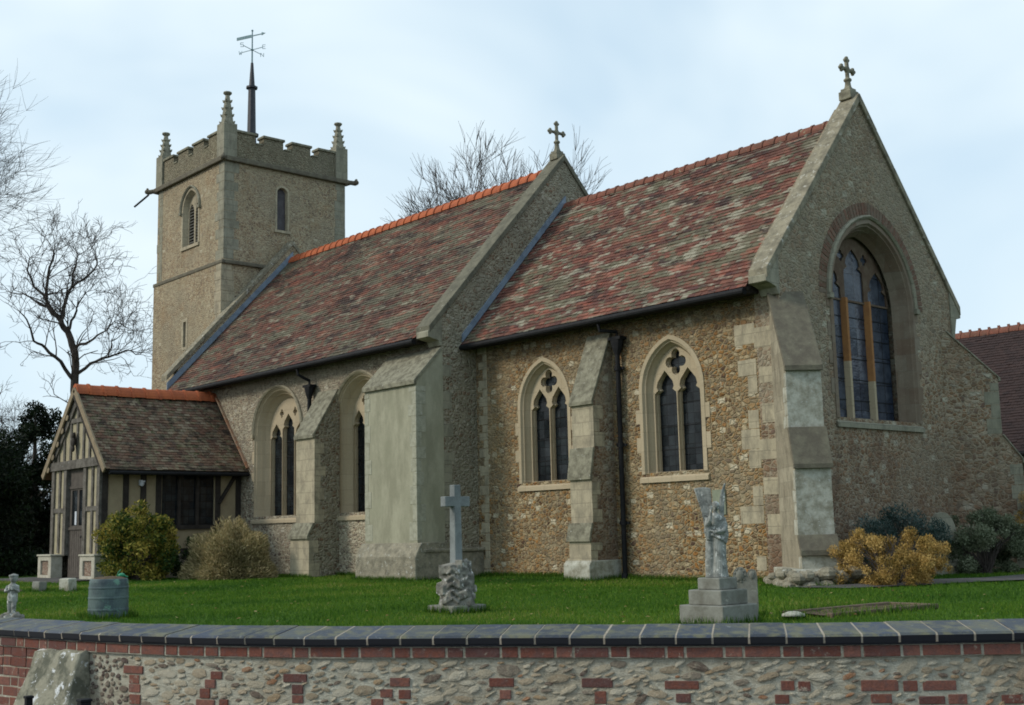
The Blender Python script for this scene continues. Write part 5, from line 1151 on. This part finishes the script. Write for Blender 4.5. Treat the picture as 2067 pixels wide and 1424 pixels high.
# arms: left-hand one raised against the head, other across the waist
mb.tube([Pn(-.065, 0, .60), Pn(-.085, .04, .52), Pn(-.06, .08, .58), Pn(-.045, .075, .66)], [.032, .028, .022, .016], 8)
mb.ball(Pn(-.043, .075, .685), (.018, .014, .024), n=8, m=6)
for k in range(4): mb.tube([Pn(-.053 + k * .007, .077, .70), Pn(-.055 + k * .008, .072, .735 - abs(k - 1.5) * .004)], [.005, .004], 5)
mb.tube([Pn(-.032, .08, .69), Pn(-.024, .078, .712)], [.005, .004], 5)
mb.tube([Pn(.085, 0, .60), Pn(.105, .02, .52), Pn(.075, .07, .47), Pn(.02, .085, .465)], [.032, .030, .024, .016], 8)
mb.ball(Pn(.0, .088, .463), (.022, .014, .016), n=8, m=6)
for k in range(4): mb.tube([Pn(-.012, .090, .472 - k * .008), Pn(-.035, .088, .468 - k * .009)], [.005, .004], 5)
mb.tube([Pn(-.0, .094, .474), Pn(-.012, .098, .488)], [.005, .004], 5)
# hanging sleeves, mantle folds and a train on the left
mb.loft([sec(-.075, .03, .38, .020, .018), sec(-.085, .03, .46, .034, .026, .1, 5), sec(-.078, .02, .56, .030, .026)], 14); mb.loft([sec(.09, .03, .34, .022, .018), sec(.10, .03, .43, .034, .024, .1, 5), sec(.095, .02, .54, .030, .026)], 14)
mb.loft([sec(-.062, -.01, 0, .055, .062, .04, 5), sec(-.066, -.01, .15, .048, .056, .04, 5), sec(-.062, -.01, .34, .040, .05, .05, 5), sec(-.05, 0, .48, .032, .04)], 16)
for k in range(6): t_ = -.6 + k * .24; mb.tube([Pn(.025 + .07 * math.sin(t_), .065 * math.cos(t_), .42), Pn(.02 + .085 * math.sin(t_ + .15), .082 * math.cos(t_), .12), Pn(.02 + .09 * math.sin(t_), .09 * math.cos(t_), .0)], [.008, .011, .013], 6)
mb.tube([Pn(-.05, .06, .44), Pn(.03, .085, .40), Pn(.09, .05, .36)], [.014, .016, .012], 6); mb.tube([Pn(-.06, .05, .48), Pn(.02, .075, .45), Pn(.09, .05, .44)], [.01, .013, .01], 6)
o = mb.build('figure', 'statue', ang, remesh=.0055)
def wing(sg, pts, th=.016):
    mb = MB()
    T4 = lambda u, v, w_: Pn(u, -.055 - abs(u) * .25 + w_, v)
    P = pts if sg > 0 else pts
    mb.plate(P, [], -th, th, T4)
    return mb
wl = [(-.02, .50), (-.015, .64), (-.01, .80), (-.02, .915), (-.07, .925), (-.13, .925), (-.185, .915), (-.175, .88), (-.155, .80), (-.125, .72), (-.105, .60), (-.09, .48), (-.05, .42)]
mbw = wing(-1, wl[::-1] if False else wl)
for k in range(6): f = k / 5; mbw.tube([Pn(-.04 - .05 * f, -.04 , .50 + .05 * f), Pn(-.02 - .15 * f, -.06 - .02 * f, .905)], [.010, .006], 5)
mbw.build('wing', 'statue', ang, remesh=.007)
wr = [(.035, .48), (.05, .62), (.07, .76), (.095, .88), (.135, .965), (.15, .955), (.13, .87), (.115, .76), (.11, .62), (.10, .50), (.07, .42)]
mbw = wing(1, wr)
for k in range(3): f = k / 2; mbw.tube([Pn(.05 + .04 * f, -.04, .50), Pn(.10 + .03 * f, -.06, .90 - .04 * f)], [.009, .005], 5)
mbw.build('wing', 'statue', ang, remesh=.007)
# carved headstone behind the steps
hs = thing('headstone', 'small carved headstone with two rounded shoulders behind the angel steps', 'gravestone')
hs.location = (4.33, -6.97, GZ); hs.rotation_euler = (0, 0, ro - R(14))
hs.scale = (.76, .8, .93)
mb = MB(); P = [(-.17, -.1), (.17, -.1), (.17, .50)]
for cx_, r_ in ((.10, .07), (-.07, .10)):
    for i in range(9): t_ = math.pi * i / 8; P.append((cx_ + r_ * math.cos(t_), .50 + r_ * math.sin(t_) * (1 if r_ < .09 else .95)))
P.append((-.17, .50)); mb.plate(P, [], -.05, .05, lambda u, v, w_: (u, -w_, v)); mb.ball((-.07, -.05, .50), (.06, .025, .07)); mb.ball((.10, -.05, .50), (.04, .02, .05))
for k in range(9): t_ = k * 2 * math.pi / 9; mb.ball((-.07 + .075 * math.cos(t_), -.052, .50 + .075 * math.sin(t_)), .014, n=6, m=4)
o = mb.build('carved_slab', 'steps', hs, bevel=.006)
# oval headstone by the east wall
oh = thing('headstone', 'round-topped pale headstone among the shrubs against the east wall', 'gravestone')
oh.location = (1.05, 3.2, GZ); oh.rotation_euler = (0, 0, R(75))
mb = MB(); P = [(-.30, -.1), (.30, -.1), (.31, .7)] + [(.31 * math.cos(t_), .75 + .42 * math.sin(t_)) for t_ in np.linspace(0, math.pi, 17)] + [(-.31, .7)]
mb.plate(P, [], -.06, .06, lambda u, v, w_: (u, -w_, v)); mb.build('slab', 'ashlar_grey', oh, bevel=.01)
# cherub
ch = thing('cherub_statue', 'small weathered stone cherub on a rocky base by the wall', 'statue'); KX, KY = -2.75, -11.0
KX, KY = -2.62, -12.45
kb = GZ + .02
mb = MB(); mb.box((KX - .36, KY - .36, GZ - .1), (KX + .36, KY + .36, GZ + .05)); mb.build('slab', 'steps', ch, bevel=.015)
def Kn(r_, f, z): return Vector((KX, KY, kb + .03 + z)) + dv * r_ - fv * f
def ks(r_, f, z, a, b_, fa=0, fn=0, ph=0): q = Kn(r_, f, z); return (q.x, q.y, q.z, a, b_, fa, fn, ph, ro)
mb = MB(); mb.loft([ks(0, 0, 0, .15, .13, .12, 5), ks(0, 0, .05, .13, .11, .14, 5, 1), ks(0, 0, .11, .08, .08, .15, 5, 2)], 20)
for k in range(14): t_ = k * .45; mb.ball(Kn(.12 * math.cos(t_), .11 * math.sin(t_), .03 + .02 * (k % 3)), .035, n=7, m=5)
o = mb.build('rocky_base', 'rock', ch, remesh=.01)
mb = MB()
for sg, f in ((-1, 0.0), (1, .02)): mb.tube([Kn(sg * .028, f, .10), Kn(sg * .03, f + .008, .19), Kn(sg * .028, 0, .28)], [.024, .030, .036], 10); mb.ball(Kn(sg * .032, f + .02, .105), (.024, .028, .016), n=8, m=5)
mb.loft([ks(0, 0, .24, .062, .050, .06, 6), ks(0, 0, .30, .062, .052, .05, 6), ks(0, 0, .38, .056, .046), ks(0, 0, .435, .060, .042), ks(0, 0, .455, .03, .03), ks(.0, 0, .48, .024, .024)], 20)
mb.ball(Kn(0.01, .006, .515), (.046, .046, .052), n=12, m=9); mb.ball(Kn(.006, -.004, .53), (.052, .052, .048), n=12, m=8)
for k in range(9): t_ = k * .7; mb.ball(Kn(.006 + .042 * math.cos(t_), .0 + .042 * math.sin(t_), .55), .018, n=6, m=4)
mb.ball(Kn(.016, .05, .512), (.008, .008, .009), n=6, m=4)
mb.tube([Kn(-.058, 0, .43), Kn(-.082, .02, .36), Kn(-.03, .055, .375)], [.022, .020, .014], 8); mb.tube([Kn(.058, 0, .43), Kn(.080, .02, .36), Kn(.025, .058, .40)], [.022, .020, .014], 8)
for sg in (-1, 1):
    mb.ball(Kn(sg * .012, .062, .395), (.014, .012, .018), n=8, m=5)
    for k in range(4): mb.tube([Kn(sg * (.006 + k * .004), .066, .405), Kn(sg * (.004 + k * .004), .068, .43)], [.004, .003], 4)
    mb.tube([Kn(sg * .02, .062, .40), Kn(sg * .018, .07, .415)], [.004, .003], 4)
o = mb.build('figure', 'statue', ch, remesh=.006)
# tub
TXc, TYc = -2.20, -11.18; TXc, TYc = -2.62, -11.23
TK = 1.08
tub = thing('metal_tub', 'round blue-green patinated metal tub with ribbed bands', 'tub')
mb = MB(); r0 = .25
secs = [(TXc, TYc, GZ - .02, r0 * .97, r0 * .97)]
for z, r_ in ((.02, 1.), (.10, 1.), (.105, 1.02), (.125, 1.02), (.13, 1.), (.24, .995), (.245, 1.015), (.262, 1.015), (.267, .995), (.36, .99), (.365, 1.01), (.38, 1.01), (.385, .985), (.44, .97), (.468, .94), (.478, .90)): secs.append((TXc, TYc, GZ + z * TK, r0 * r_, r0 * r_))
mb.loft(secs, 40); o = mb.build('vessel', 'tub', tub, smooth=False)
mb = MB(); mb.loft([(TXc, TYc, GZ + .478 * TK, r0 * .86, r0 * .86), (TXc, TYc, GZ + .497 * TK, r0 * .6, r0 * .6, .04, 5), (TXc, TYc, GZ + .505 * TK, r0 * .2, r0 * .2)], 24); mb.build('soil_fill', 'soil', tub)
wc = thing('watering_can', 'small bright green plastic watering can on the rim of the metal tub', 'watering can')
mb = MB(); c0 = Vector((TXc, TYc, GZ + .54)) + dv * .13 + fv * .10
mb.ball(c0 + Vector((0, 0, .012)), (.045, .045, .030), n=12, m=8); mb.build('can_body', 'green_plastic', wc)
mb = MB(); mb.tube([c0 + dv * .02 + Vector((0, 0, .01)), c0 + dv * .085 + Vector((0, 0, -.01))], [.012, .008], 6); mb.build('spout', 'green_plastic', wc)
mb = MB(); mb.tube([c0 - dv * .06, c0 - dv * .045 + Vector((0, 0, .05)), c0 - dv * .01 + Vector((0, 0, .085))], .007, 6); mb.tube([c0 - dv * .06, c0 - dv * .03 + fv * .02], .007, 6); mb.build('can_handle', 'green_plastic', wc)
# small stone stump by the porch lawn
sb = MB(); p = Vector((-12.6, -8.35, GZ)); sb.box((p.x - .17, p.y - .2, GZ - .05), (p.x - .03, p.y + .1, GZ + .24)); sb.box((p.x + .25, p.y + .15, GZ - .05), (p.x + .42, p.y + .42, GZ + .30)); 
sb = MB(); sb.box((-.16, -.10, -.05), (.16, .10, .26)); o = sb.build('footstone', 'white_stone', bevel=.02); o.location = (-12.1, -8.0, GZ); o.rotation_euler = (R(3), 0, R(15)); tag(o, 'short pale footstone in the lawn in front of the porch, the right one of two', 'gravestone', 'footstones on the lawn')
sb = MB(); sb.box((-.14, -.09, -.05), (.14, .09, .2)); o = sb.build('footstone', 'steps', bevel=.02); o.location = (-12.75, -8.35, GZ); o.rotation_euler = (R(-4), 0, R(10)); tag(o, 'darker low footstone left of the pale footstone near the porch', 'gravestone', 'footstones on the lawn')
sb = MB(); random.seed(5)
for k in range(16): sb.ball((-12.9 - random.random() * 1.3, -8.75 - random.uniform(-.12, .12), GZ + .0), (.13, .08, .05), n=7, m=5)
tag(sb.build('kerb', 'soil'), 'low reddish stone grave edging left of the footstones', 'kerb')
# grave plot on the right
gp = thing('grave_kerb', 'low sunken grave kerb with bare earth and leaves behind the wall', 'grave')
ga = Vector((4.85, -6.6, 0)); gd = Vector((.12, 1.9, 0)).normalized(); gn = Vector((gd.y, -gd.x, 0))
mb = MB()
for (o1, o2) in ((-.34, -.26), (.26, .34)): mb.add([*(ga + gd * t_ + gn * o_ + Vector((0, 0, z)) for z in (GZ - .05, GZ + .06) for (t_, o_) in ((0, o1), (1.9, o1), (1.9, o2), (0, o2)))], [(0, 3, 2, 1), (4, 5, 6, 7), (0, 1, 5, 4), (1, 2, 6, 5), (2, 3, 7, 6), (3, 0, 4, 7)])
mb.add([*(ga + gd * t_ + gn * o_ + Vector((0, 0, z)) for z in (GZ - .05, GZ + .055) for (t_, o_) in ((1.9, -.34), (1.98, -.34), (1.98, .34), (1.9, .34)))], [(0, 3, 2, 1), (4, 5, 6, 7), (0, 1, 5, 4), (1, 2, 6, 5), (2, 3, 7, 6), (3, 0, 4, 7)])
mb.build('kerb_stone', plain('brown_kerb', (.16, .11, .075), (.10, .08, .06), 6.), gp, bevel=.01)
mb = MB(); vs = []; nx, ny = 12, 30
for j in range(ny):
    for i in range(nx): q = ga + gd * (1.9 * j / (ny - 1)) + gn * (-.26 + .52 * i / (nx - 1)); vs.append((q.x, q.y, GZ + .035 + .02 * noise.noise(q * 6)))
mb.add(vs, [(j * nx + i, j * nx + i + 1, (j + 1) * nx + i + 1, (j + 1) * nx + i) for j in range(ny - 1) for i in range(nx - 1)]); mb.build('earth', 'soil', gp)
mb = MB(); mb.loft([(4.98, -7.02, GZ - .02, .06, .06), (4.98, -7.02, GZ + .045, .055, .055), (4.98, -7.02, GZ + .05, .125, .12, .06, 3), (4.98, -7.02, GZ + .075, .12, .11, .05, 3), (4.98, -7.02, GZ + .095, .05, .05)], 18); tag(mb.build('stone_vase', 'white_stone', smooth=True), 'flat round pale stone flower holder low behind the wall', 'grave vase')
mb = MB(); T5 = FS(0); mb.plate([(-1.72, .22), (-1.42, .22), (-1.42, .68), (-1.72, .68)], [], 0, .03, T5); mb.build('wall_plaque', plain('greenish_stone', (.24, .26, .19), (.20, .22, .16), 5.), church)

# ------------------------------------------------------------------ planting
def leaves(name, parent, mat, centers, radii, n, size, aspect=.5, up=.3, shell_=.75, seed=0, rn=(.5, .22), flat=0.):
    """n leaf faces scattered through clumps (ellipsoids)"""
    rg = np.random.default_rng(seed); centers = np.array(centers, float); radii = np.array(radii, float)
    if radii.ndim == 1: radii = np.repeat(radii[:, None], 3, 1)
    w_ = radii.prod(1) ** (2 / 3); ci = rg.choice(len(centers), n, p=w_ / w_.sum())
    d = rg.normal(size=(n, 3)); d /= np.linalg.norm(d, axis=1)[:, None]; rr = shell_ + (1 - shell_) * rg.uniform(-1, 1, n); rr = np.where(rg.uniform(size=n) < .3, rg.uniform(.2, 1, n), rr)
    c = centers[ci] + d * radii[ci] * rr[:, None]
    a = rg.normal(size=(n, 3)) + d * .6 + np.array((0, 0, up)); a /= np.linalg.norm(a, axis=1)[:, None]
    b = np.cross(a, rg.normal(size=(n, 3))); b /= np.linalg.norm(b, axis=1)[:, None]
    s_ = size * rg.uniform(.6, 1.3, n)[:, None]
    V = np.stack([c - a * s_ * .5, c + b * s_ * aspect * .5, c + a * s_ * .5, c - b * s_ * aspect * .5], 1)
    rnd = np.clip(rg.normal(rn[0], rn[1], n) + .15 * rg.normal(size=len(centers))[ci], 0, 1)
    return fastmesh(name, V, 4, mat, rnd, parent)
def clumps(c, r, n, rs, seed, squash=1., zmin=GZ):
    rg = random.Random(seed); C_ = []; R_ = []
    for k in range(n):
        t_ = rg.uniform(0, 6.283); ph = math.acos(rg.uniform(-.95, 1)); q = rg.uniform(.45, 1.) ** .6
        p = (c[0] + r[0] * q * math.sin(ph) * math.cos(t_), c[1] + r[1] * q * math.sin(ph) * math.sin(t_), c[2] + r[2] * q * math.cos(ph)); s_ = rs * rg.uniform(.6, 1.3)
        C_.append((p[0], p[1], max(p[2], zmin + s_ * .5))); R_.append((s_, s_, s_ * squash))
    return C_, R_
def twigs(name, parent, base, c, r, n, seed, mat='twig', rad=.008):
    rg = random.Random(seed); mb = MB()
    for k in range(n):
        t_ = rg.uniform(0, 6.283); ph = math.acos(rg.uniform(0, 1)); q = rg.uniform(.6, 1.)
        e = Vector((c[0] + r[0] * q * math.sin(ph) * math.cos(t_), c[1] + r[1] * q * math.sin(ph) * math.sin(t_), c[2] + r[2] * q * math.cos(ph)))
        b_ = Vector(base) + Vector((rg.uniform(-.15, .15), rg.uniform(-.15, .15), 0)); m_ = (b_ + e) / 2 + Vector((rg.uniform(-.1, .1), rg.uniform(-.1, .1), .1)); mb.tube([b_, m_, e], [rad * 1.6, rad, rad * .4], 4, cap=False)
    return mb.build(name, mat, parent, fix=False)
LM = {
 'yellow': leafmat('spotted_laurel_leaf', [(0., (.020, .045, .012)), (.32, (.05, .085, .016)), (.55, (.20, .19, .03)), (1., (.50, .38, .09))]),
 'tan': leafmat('tan_feathery_leaf', [(0., (.08, .085, .03)), (.3, (.18, .165, .07)), (.6, (.34, .28, .14)), (1., (.50, .40, .22))]),
 'gold': leafmat('golden_conifer_leaf', [(0., (.07, .055, .015)), (.3, (.24, .155, .04)), (.65, (.47, .30, .09)), (1., (.64, .44, .17))], .2),
 'blue': leafmat('blue_grey_leaf', [(0., (.012, .026, .020)), (.45, (.045, .08, .068)), (1., (.16, .21, .19))]),
 'sage': leafmat('sage_leaf', [(0., (.035, .05, .025)), (.45, (.11, .135, .075)), (1., (.27, .29, .19))]),
 'yew': leafmat('yew_needles', [(0., (.003, .006, .003)), (.5, (.008, .016, .006)), (1., (.020, .036, .012))], .15),
 'darkgreen': leafmat('dark_green_leaf', [(0., (.008, .02, .006)), (.6, (.02, .045, .012)), (1., (.05, .08, .02))]),
 'hedge': leafmat('distant_undergrowth', [(0., (.03, .026, .02)), (.5, (.055, .047, .035)), (1., (.09, .075, .055))]),
}
for k_, v_ in LM.items(): M['leaf_' + k_] = v_
def shrub(label, mat, c, r, n, size, ncl, rs, seed, base=None, nt=50, **kw):
    s_ = thing('shrub', label, 'shrub'); C_, R_ = clumps(c, r, ncl, rs, seed); leaves('foliage', s_, 'leaf_' + mat, C_, R_, n, size, seed=seed, **kw); twigs('stems', s_, base or (c[0], c[1], GZ), c, r, nt, seed); return s_
shrub('variegated yellow-green laurel shrub in front of the porch side', 'yellow', (-16.35, -4.55, -.2), (1.0, .9, 1.0), 15000, .10, 80, .24, 21, aspect=.42, up=.5)
shrub('dense golden conifer shrub at the foot of the near corner buttress', 'gold', (2.05, -.35, -.62), (1.05, .85, .54), 42000, .036, 120, .12, 22, aspect=.38, up=1.1, shell_=.55)
shrub('low golden conifer shrub at the right edge beyond the sage bush', 'gold', (1.5, 6.6, -.15), (.8, .8, .80), 18000, .042, 70, .15, 23, aspect=.38, up=1.1, shell_=.55)
shrub('dark blue-grey shrub against the east wall behind the golden conifer', 'blue', (.95, 2.0, -.55), (.7, 1.1, .80), 17000, .07, 50, .2, 24, aspect=.25, up=.8)
shrub('sage green bush between the round-topped headstone and the right edge', 'sage', (1.35, 4.1, -.5), (.65, 1.15, .72), 24000, .05, 60, .17, 25, aspect=.5)
shrub('dark green low shrub in the gap beneath the porch window', 'darkgreen', (-16.3, -3.0, -.55), (.5, .9, .55), 6000, .07, 24, .18, 26)
# feathery tan shrub: long thin arching sprays
ts = thing('shrub', 'feathery tan-green shrub spreading in front of the nave wall beside the porch', 'shrub')
rg = np.random.default_rng(9); n = 34000; c = np.array((-14.75, -2.85, GZ + .1))
t_ = rg.uniform(0, 6.283, n); ph = np.arccos(rg.uniform(-.15, 1, n)); q = rg.uniform(.45, 1.0, n) ** .7 * (1 + .12 * np.sin(t_ * 5) + .08 * np.sin(ph * 9))
d = np.c_[np.sin(ph) * np.cos(t_), np.sin(ph) * np.sin(t_), np.cos(ph)]; p = c + d * q[:, None] * np.array((1.22, 1.05, 1.22))
a = d + rg.normal(0, .45, (n, 3)) + np.array((0, 0, .3)); a /= np.linalg.norm(a, axis=1)[:, None]; b_ = np.cross(a, rg.normal(size=(n, 3))); b_ /= np.linalg.norm(b_, axis=1)[:, None]; s_ = rg.uniform(.06, .16, n)[:, None]
V = np.stack([p - a * s_ * .5, p + b_ * .012, p + a * s_ * .5, p - b_ * .012], 1); fastmesh('foliage', V, 4, 'leaf_tan', np.clip(rg.normal(.55, .22, n) * (.55 + .6 * q), 0, 1), ts)
twigs('stems', ts, (-14.75, -2.85, GZ), (-14.75, -2.85, GZ + .1), (1.05, .9, 1.1), 160, 31, rad=.01)

# evergreens left of the porch
def evergreen(label, c, r, n, ncl, rs, seed, mat='yew', trunk=.16):
    t_ = thing('yew_tree', label, 'tree'); C_, R_ = clumps(c, r, ncl, rs, seed); C_ += [(c[0] + random.uniform(-1, 1) * r[0], c[1] + random.uniform(-1, 1) * r[1], GZ + .4) for _ in range(ncl // 4)]; R_ += [(rs, rs, rs)] * (ncl // 4)
    leaves('crown', t_, 'leaf_' + mat, C_, R_, n, .16, seed=seed, aspect=.35)
    mb = MB(); mb.tube([(c[0], c[1], GZ - .1), (c[0] + .1, c[1], c[2]), (c[0], c[1], c[2] + r[2] * .8)], [trunk, trunk * .7, .03], 8); mb.build('trunk', 'bark', t_); return t_
evergreen('broad black-green yew at the left edge behind the porch', (-27.2, -5.6, 1.1), (3.2, 2.6, 2.7), 52000, 130, .55, 41)
evergreen('upright dark evergreen rising behind the porch gable', (-29.0, -2.6, 1.8), (1.5, 1.3, 3.2), 26000, 70, .4, 42)
# far undergrowth
C_, R_ = [], []
rgd = random.Random(3)
for k in range(190): x = rgd.uniform(-60, -38); y = rgd.uniform(-26, 14); C_.append((x, y, rgd.uniform(-.6, 2.6))); R_.append((1.6, 1.6, 1.4))
hd = leaves('undergrowth', None, 'leaf_hedge', C_, R_, 60000, .34, seed=5, aspect=.3, shell_=.6); tag(hd, 'brown leafless undergrowth and hedge behind the churchyard', 'undergrowth', kind='stuff')

# bare trees
def bare_tree(label, base, height, spread, seed, r0, levels=6, lean=(0, 0), crown_from=.3, nkids=(2, 4), side=.55, tmin=.0075, group='bare winter trees'):
    rg = random.Random(seed); t_ = thing('bare_tree', label, 'tree', group)
    mt, mtw = MB(), MB()
    def grow(p, d, L_, r_, lv):
        n = 4 if lv < levels - 1 else 3; pts = [p]; q = p.copy(); dd_ = d.copy(); stops = []
        for i in range(n):
            dd_ = (dd_ + Vector((rg.gauss(0, .16), rg.gauss(0, .16), rg.gauss(.02, .12)))).normalized(); q = q + dd_ * L_ / n; pts.append(q.copy()); stops.append((q.copy(), dd_.copy(), (i + 1) / n))
        rads = [r_ * (1 - .5 * i / n) for i in range(n + 1)]
        (mt if r_ > .035 else mtw).tube(pts, rads, 7 if r_ > .05 else (5 if r_ > .02 else 3), cap=False)
        if lv >= levels: return
        for (pos, dr, f) in stops:
            if lv == 0 and f < crown_from: continue
            k = 1 if f < 1 else rg.randint(*nkids)
            if f < 1 and rg.random() > side + .25 * (lv > 1): k = 0
            for _ in range(k):
                ax = dr.orthogonal().normalized(); ax.rotate(Matrix.Rotation(rg.uniform(0, 6.283), 3, dr)); an = R(rg.uniform(22, 52)) * spread
                nd = dr.copy(); nd.rotate(Matrix.Rotation(an, 3, ax)); nd.z += .12; nd.normalize(); grow(pos, nd, L_ * rg.uniform(.55, .82), max(tmin, r_ * (1 - .5 * f) * rg.uniform(.5, .8)), lv + 1)
    p0 = Vector(base); d0 = Vector((lean[0], lean[1], 1)).normalized(); grow(p0, d0, height * .36, r0, 0)
    mt.build('trunk', 'bark', t_, fix=False); mtw.build('crown', 'twig', t_, fix=False); return t_
bare_tree('slender bare tree left of the porch above the dark evergreen', (-34.5, -3.6, GZ), 7.2, 1., 14, .11, 6, side=.30)
bare_tree('tall bare tree cut by the left edge of the photo', (-49.2, -7.8, GZ), 22, .8, 8, .32, 6, lean=(0, .02), side=.46)
bare_tree('bare tree crown showing above the nave roof', (-31.4, 21.9, GZ), 22.6, .48, 12, .32, 6, side=.5, tmin=.014)
bare_tree('smaller bare tree low behind the leaning one', (-46, 2.5, GZ), 8.0, 1., 17, .13, 5, side=.4)
# the forked tree behind the porch ridge: main limbs laid out, twigs grown from them
LIMBS = [
    ( [(-33.1, 0.53, -0.12), (-32.63, 0.23, 3.61), (-32.37, 0.06, 5.67), (-32.18, -0.04, 7.11), (-32.26, -0.3, 7.89), (-32.38, -0.53, 8.31), (-32.63, -0.92, 8.84), (-32.62, -1.02, 9.27), (-32.47, -1.03, 10.11), (-32.22, -0.92, 10.86)] , 0.2 , 0.03 ),
    ( [(-32.38, -0.53, 8.31), (-32.42, -0.37, 9.04), (-32.4, -0.13, 9.68), (-32.48, -0.02, 10.41), (-32.56, 0.13, 10.99)] , 0.085 , 0.02 ),
    ( [(-31.93, -0.31, 9.58), (-31.87, 0.36, 10.18), (-32.12, 0.71, 10.62), (-32.57, 0.8, 11.19)] , 0.05 , 0.015 ),
    ( [(-32.63, -1.01, 9.21), (-32.64, -1.5, 9.56), (-32.46, -1.83, 10.1), (-32.07, -1.89, 10.53)] , 0.06 , 0.015 ),
    ( [(-32.29, 0.03, 6.21), (-32.14, 0.57, 6.73), (-31.97, 1.19, 7.0), (-31.77, 1.84, 7.3), (-31.75, 2.38, 7.17)] , 0.07 , 0.015 ),
    ( [(-32.14, -0.04, 7.33), (-31.35, 0.17, 7.43), (-30.59, 0.32, 7.68), (-29.83, 0.46, 8.0)] , 0.06 , 0.015 ),
    ( [(-32.33, 0.03, 6.03), (-32.26, -0.53, 6.73), (-32.27, -1.14, 7.22), (-32.2, -1.59, 7.41), (-31.92, -1.88, 7.94), (-31.77, -2.29, 8.38)] , 0.08 , 0.02 ),
    ( [(-32.26, -0.3, 7.89), (-32.23, -0.08, 8.49), (-32.24, 0.1, 9.08), (-32.21, 0.37, 9.5)] , 0.06 , 0.015 ),
    ( [(-31.35, 0.93, 6.91), (-32.05, 1.33, 7.63), (-32.52, 2.03, 8.14)] , 0.03 , 0.012 ),
    ( [(-32.63, -0.92, 8.84), (-33.61, -1.29, 9.34), (-34.66, -1.68, 9.66)] , 0.05 , 0.015 ),
]

ft = thing('bare_tree', 'bare tree with a forked leaning trunk rising behind the porch ridge', 'tree', 'bare winter trees')
rg = random.Random(44); mt, mtw = MB(), MB()
def twiggy(p, d, L_, r_, lv):
    n = 4; pts = [p]; q = p.copy(); dd_ = d.copy()
    for i in range(n):
        dd_ = (dd_ + Vector((rg.gauss(0, .2), rg.gauss(0, .2), rg.gauss(.04, .16)))).normalized(); q = q + dd_ * L_ / n; pts.append(q.copy())
        if lv < 4 and rg.random() < .62:
            ax = dd_.orthogonal().normalized(); ax.rotate(Matrix.Rotation(rg.uniform(0, 6.283), 3, dd_)); nd = dd_.copy(); nd.rotate(Matrix.Rotation(R(rg.uniform(25, 60)), 3, ax)); nd.z += .1; nd.normalize(); twiggy(q.copy(), nd, L_ * rg.uniform(.5, .8), max(.009, r_ * .6), lv + 1)
    mtw.tube(pts, [r_ * (1 - .5 * i / n) for i in range(n + 1)], 4 if r_ > .02 else 3, cap=False)
for pts, r0_, r1_ in LIMBS:
    P_ = [Vector(p) for p in pts]; fine = []
    for i in range(len(P_) - 1):
        for k in range(3): t_ = k / 3; fine.append(P_[i].lerp(P_[i + 1], t_) + (Vector((rg.gauss(0, .03), rg.gauss(0, .03), rg.gauss(0, .03))) if k else Vector()))
    fine.append(P_[-1]); nf = len(fine); mt.tube(fine, [r0_ + (r1_ - r0_) * i / (nf - 1) for i in range(nf)], 8, cap=False)
    for i in range(3, nf):
        if fine[i].z < 4.5: continue
        rr = r0_ + (r1_ - r0_) * i / (nf - 1); d_ = (fine[i] - fine[i - 1]).normalized()
        for _ in range(rg.choice((0, 1, 1, 2)) if i < nf - 1 else 3):
            ax = d_.orthogonal().normalized(); ax.rotate(Matrix.Rotation(rg.uniform(0, 6.283), 3, d_)); nd = d_.copy(); nd.rotate(Matrix.Rotation(R(rg.uniform(20, 65)), 3, ax)); nd.z += .15; nd.normalize(); twiggy(fine[i].copy(), nd, rg.uniform(.7, 1.5), max(.013, min(.03, rr * .4)), 1)
mt.build('trunk', 'bark', ft, fix=False); mtw.build('crown', 'twig', ft, fix=False)
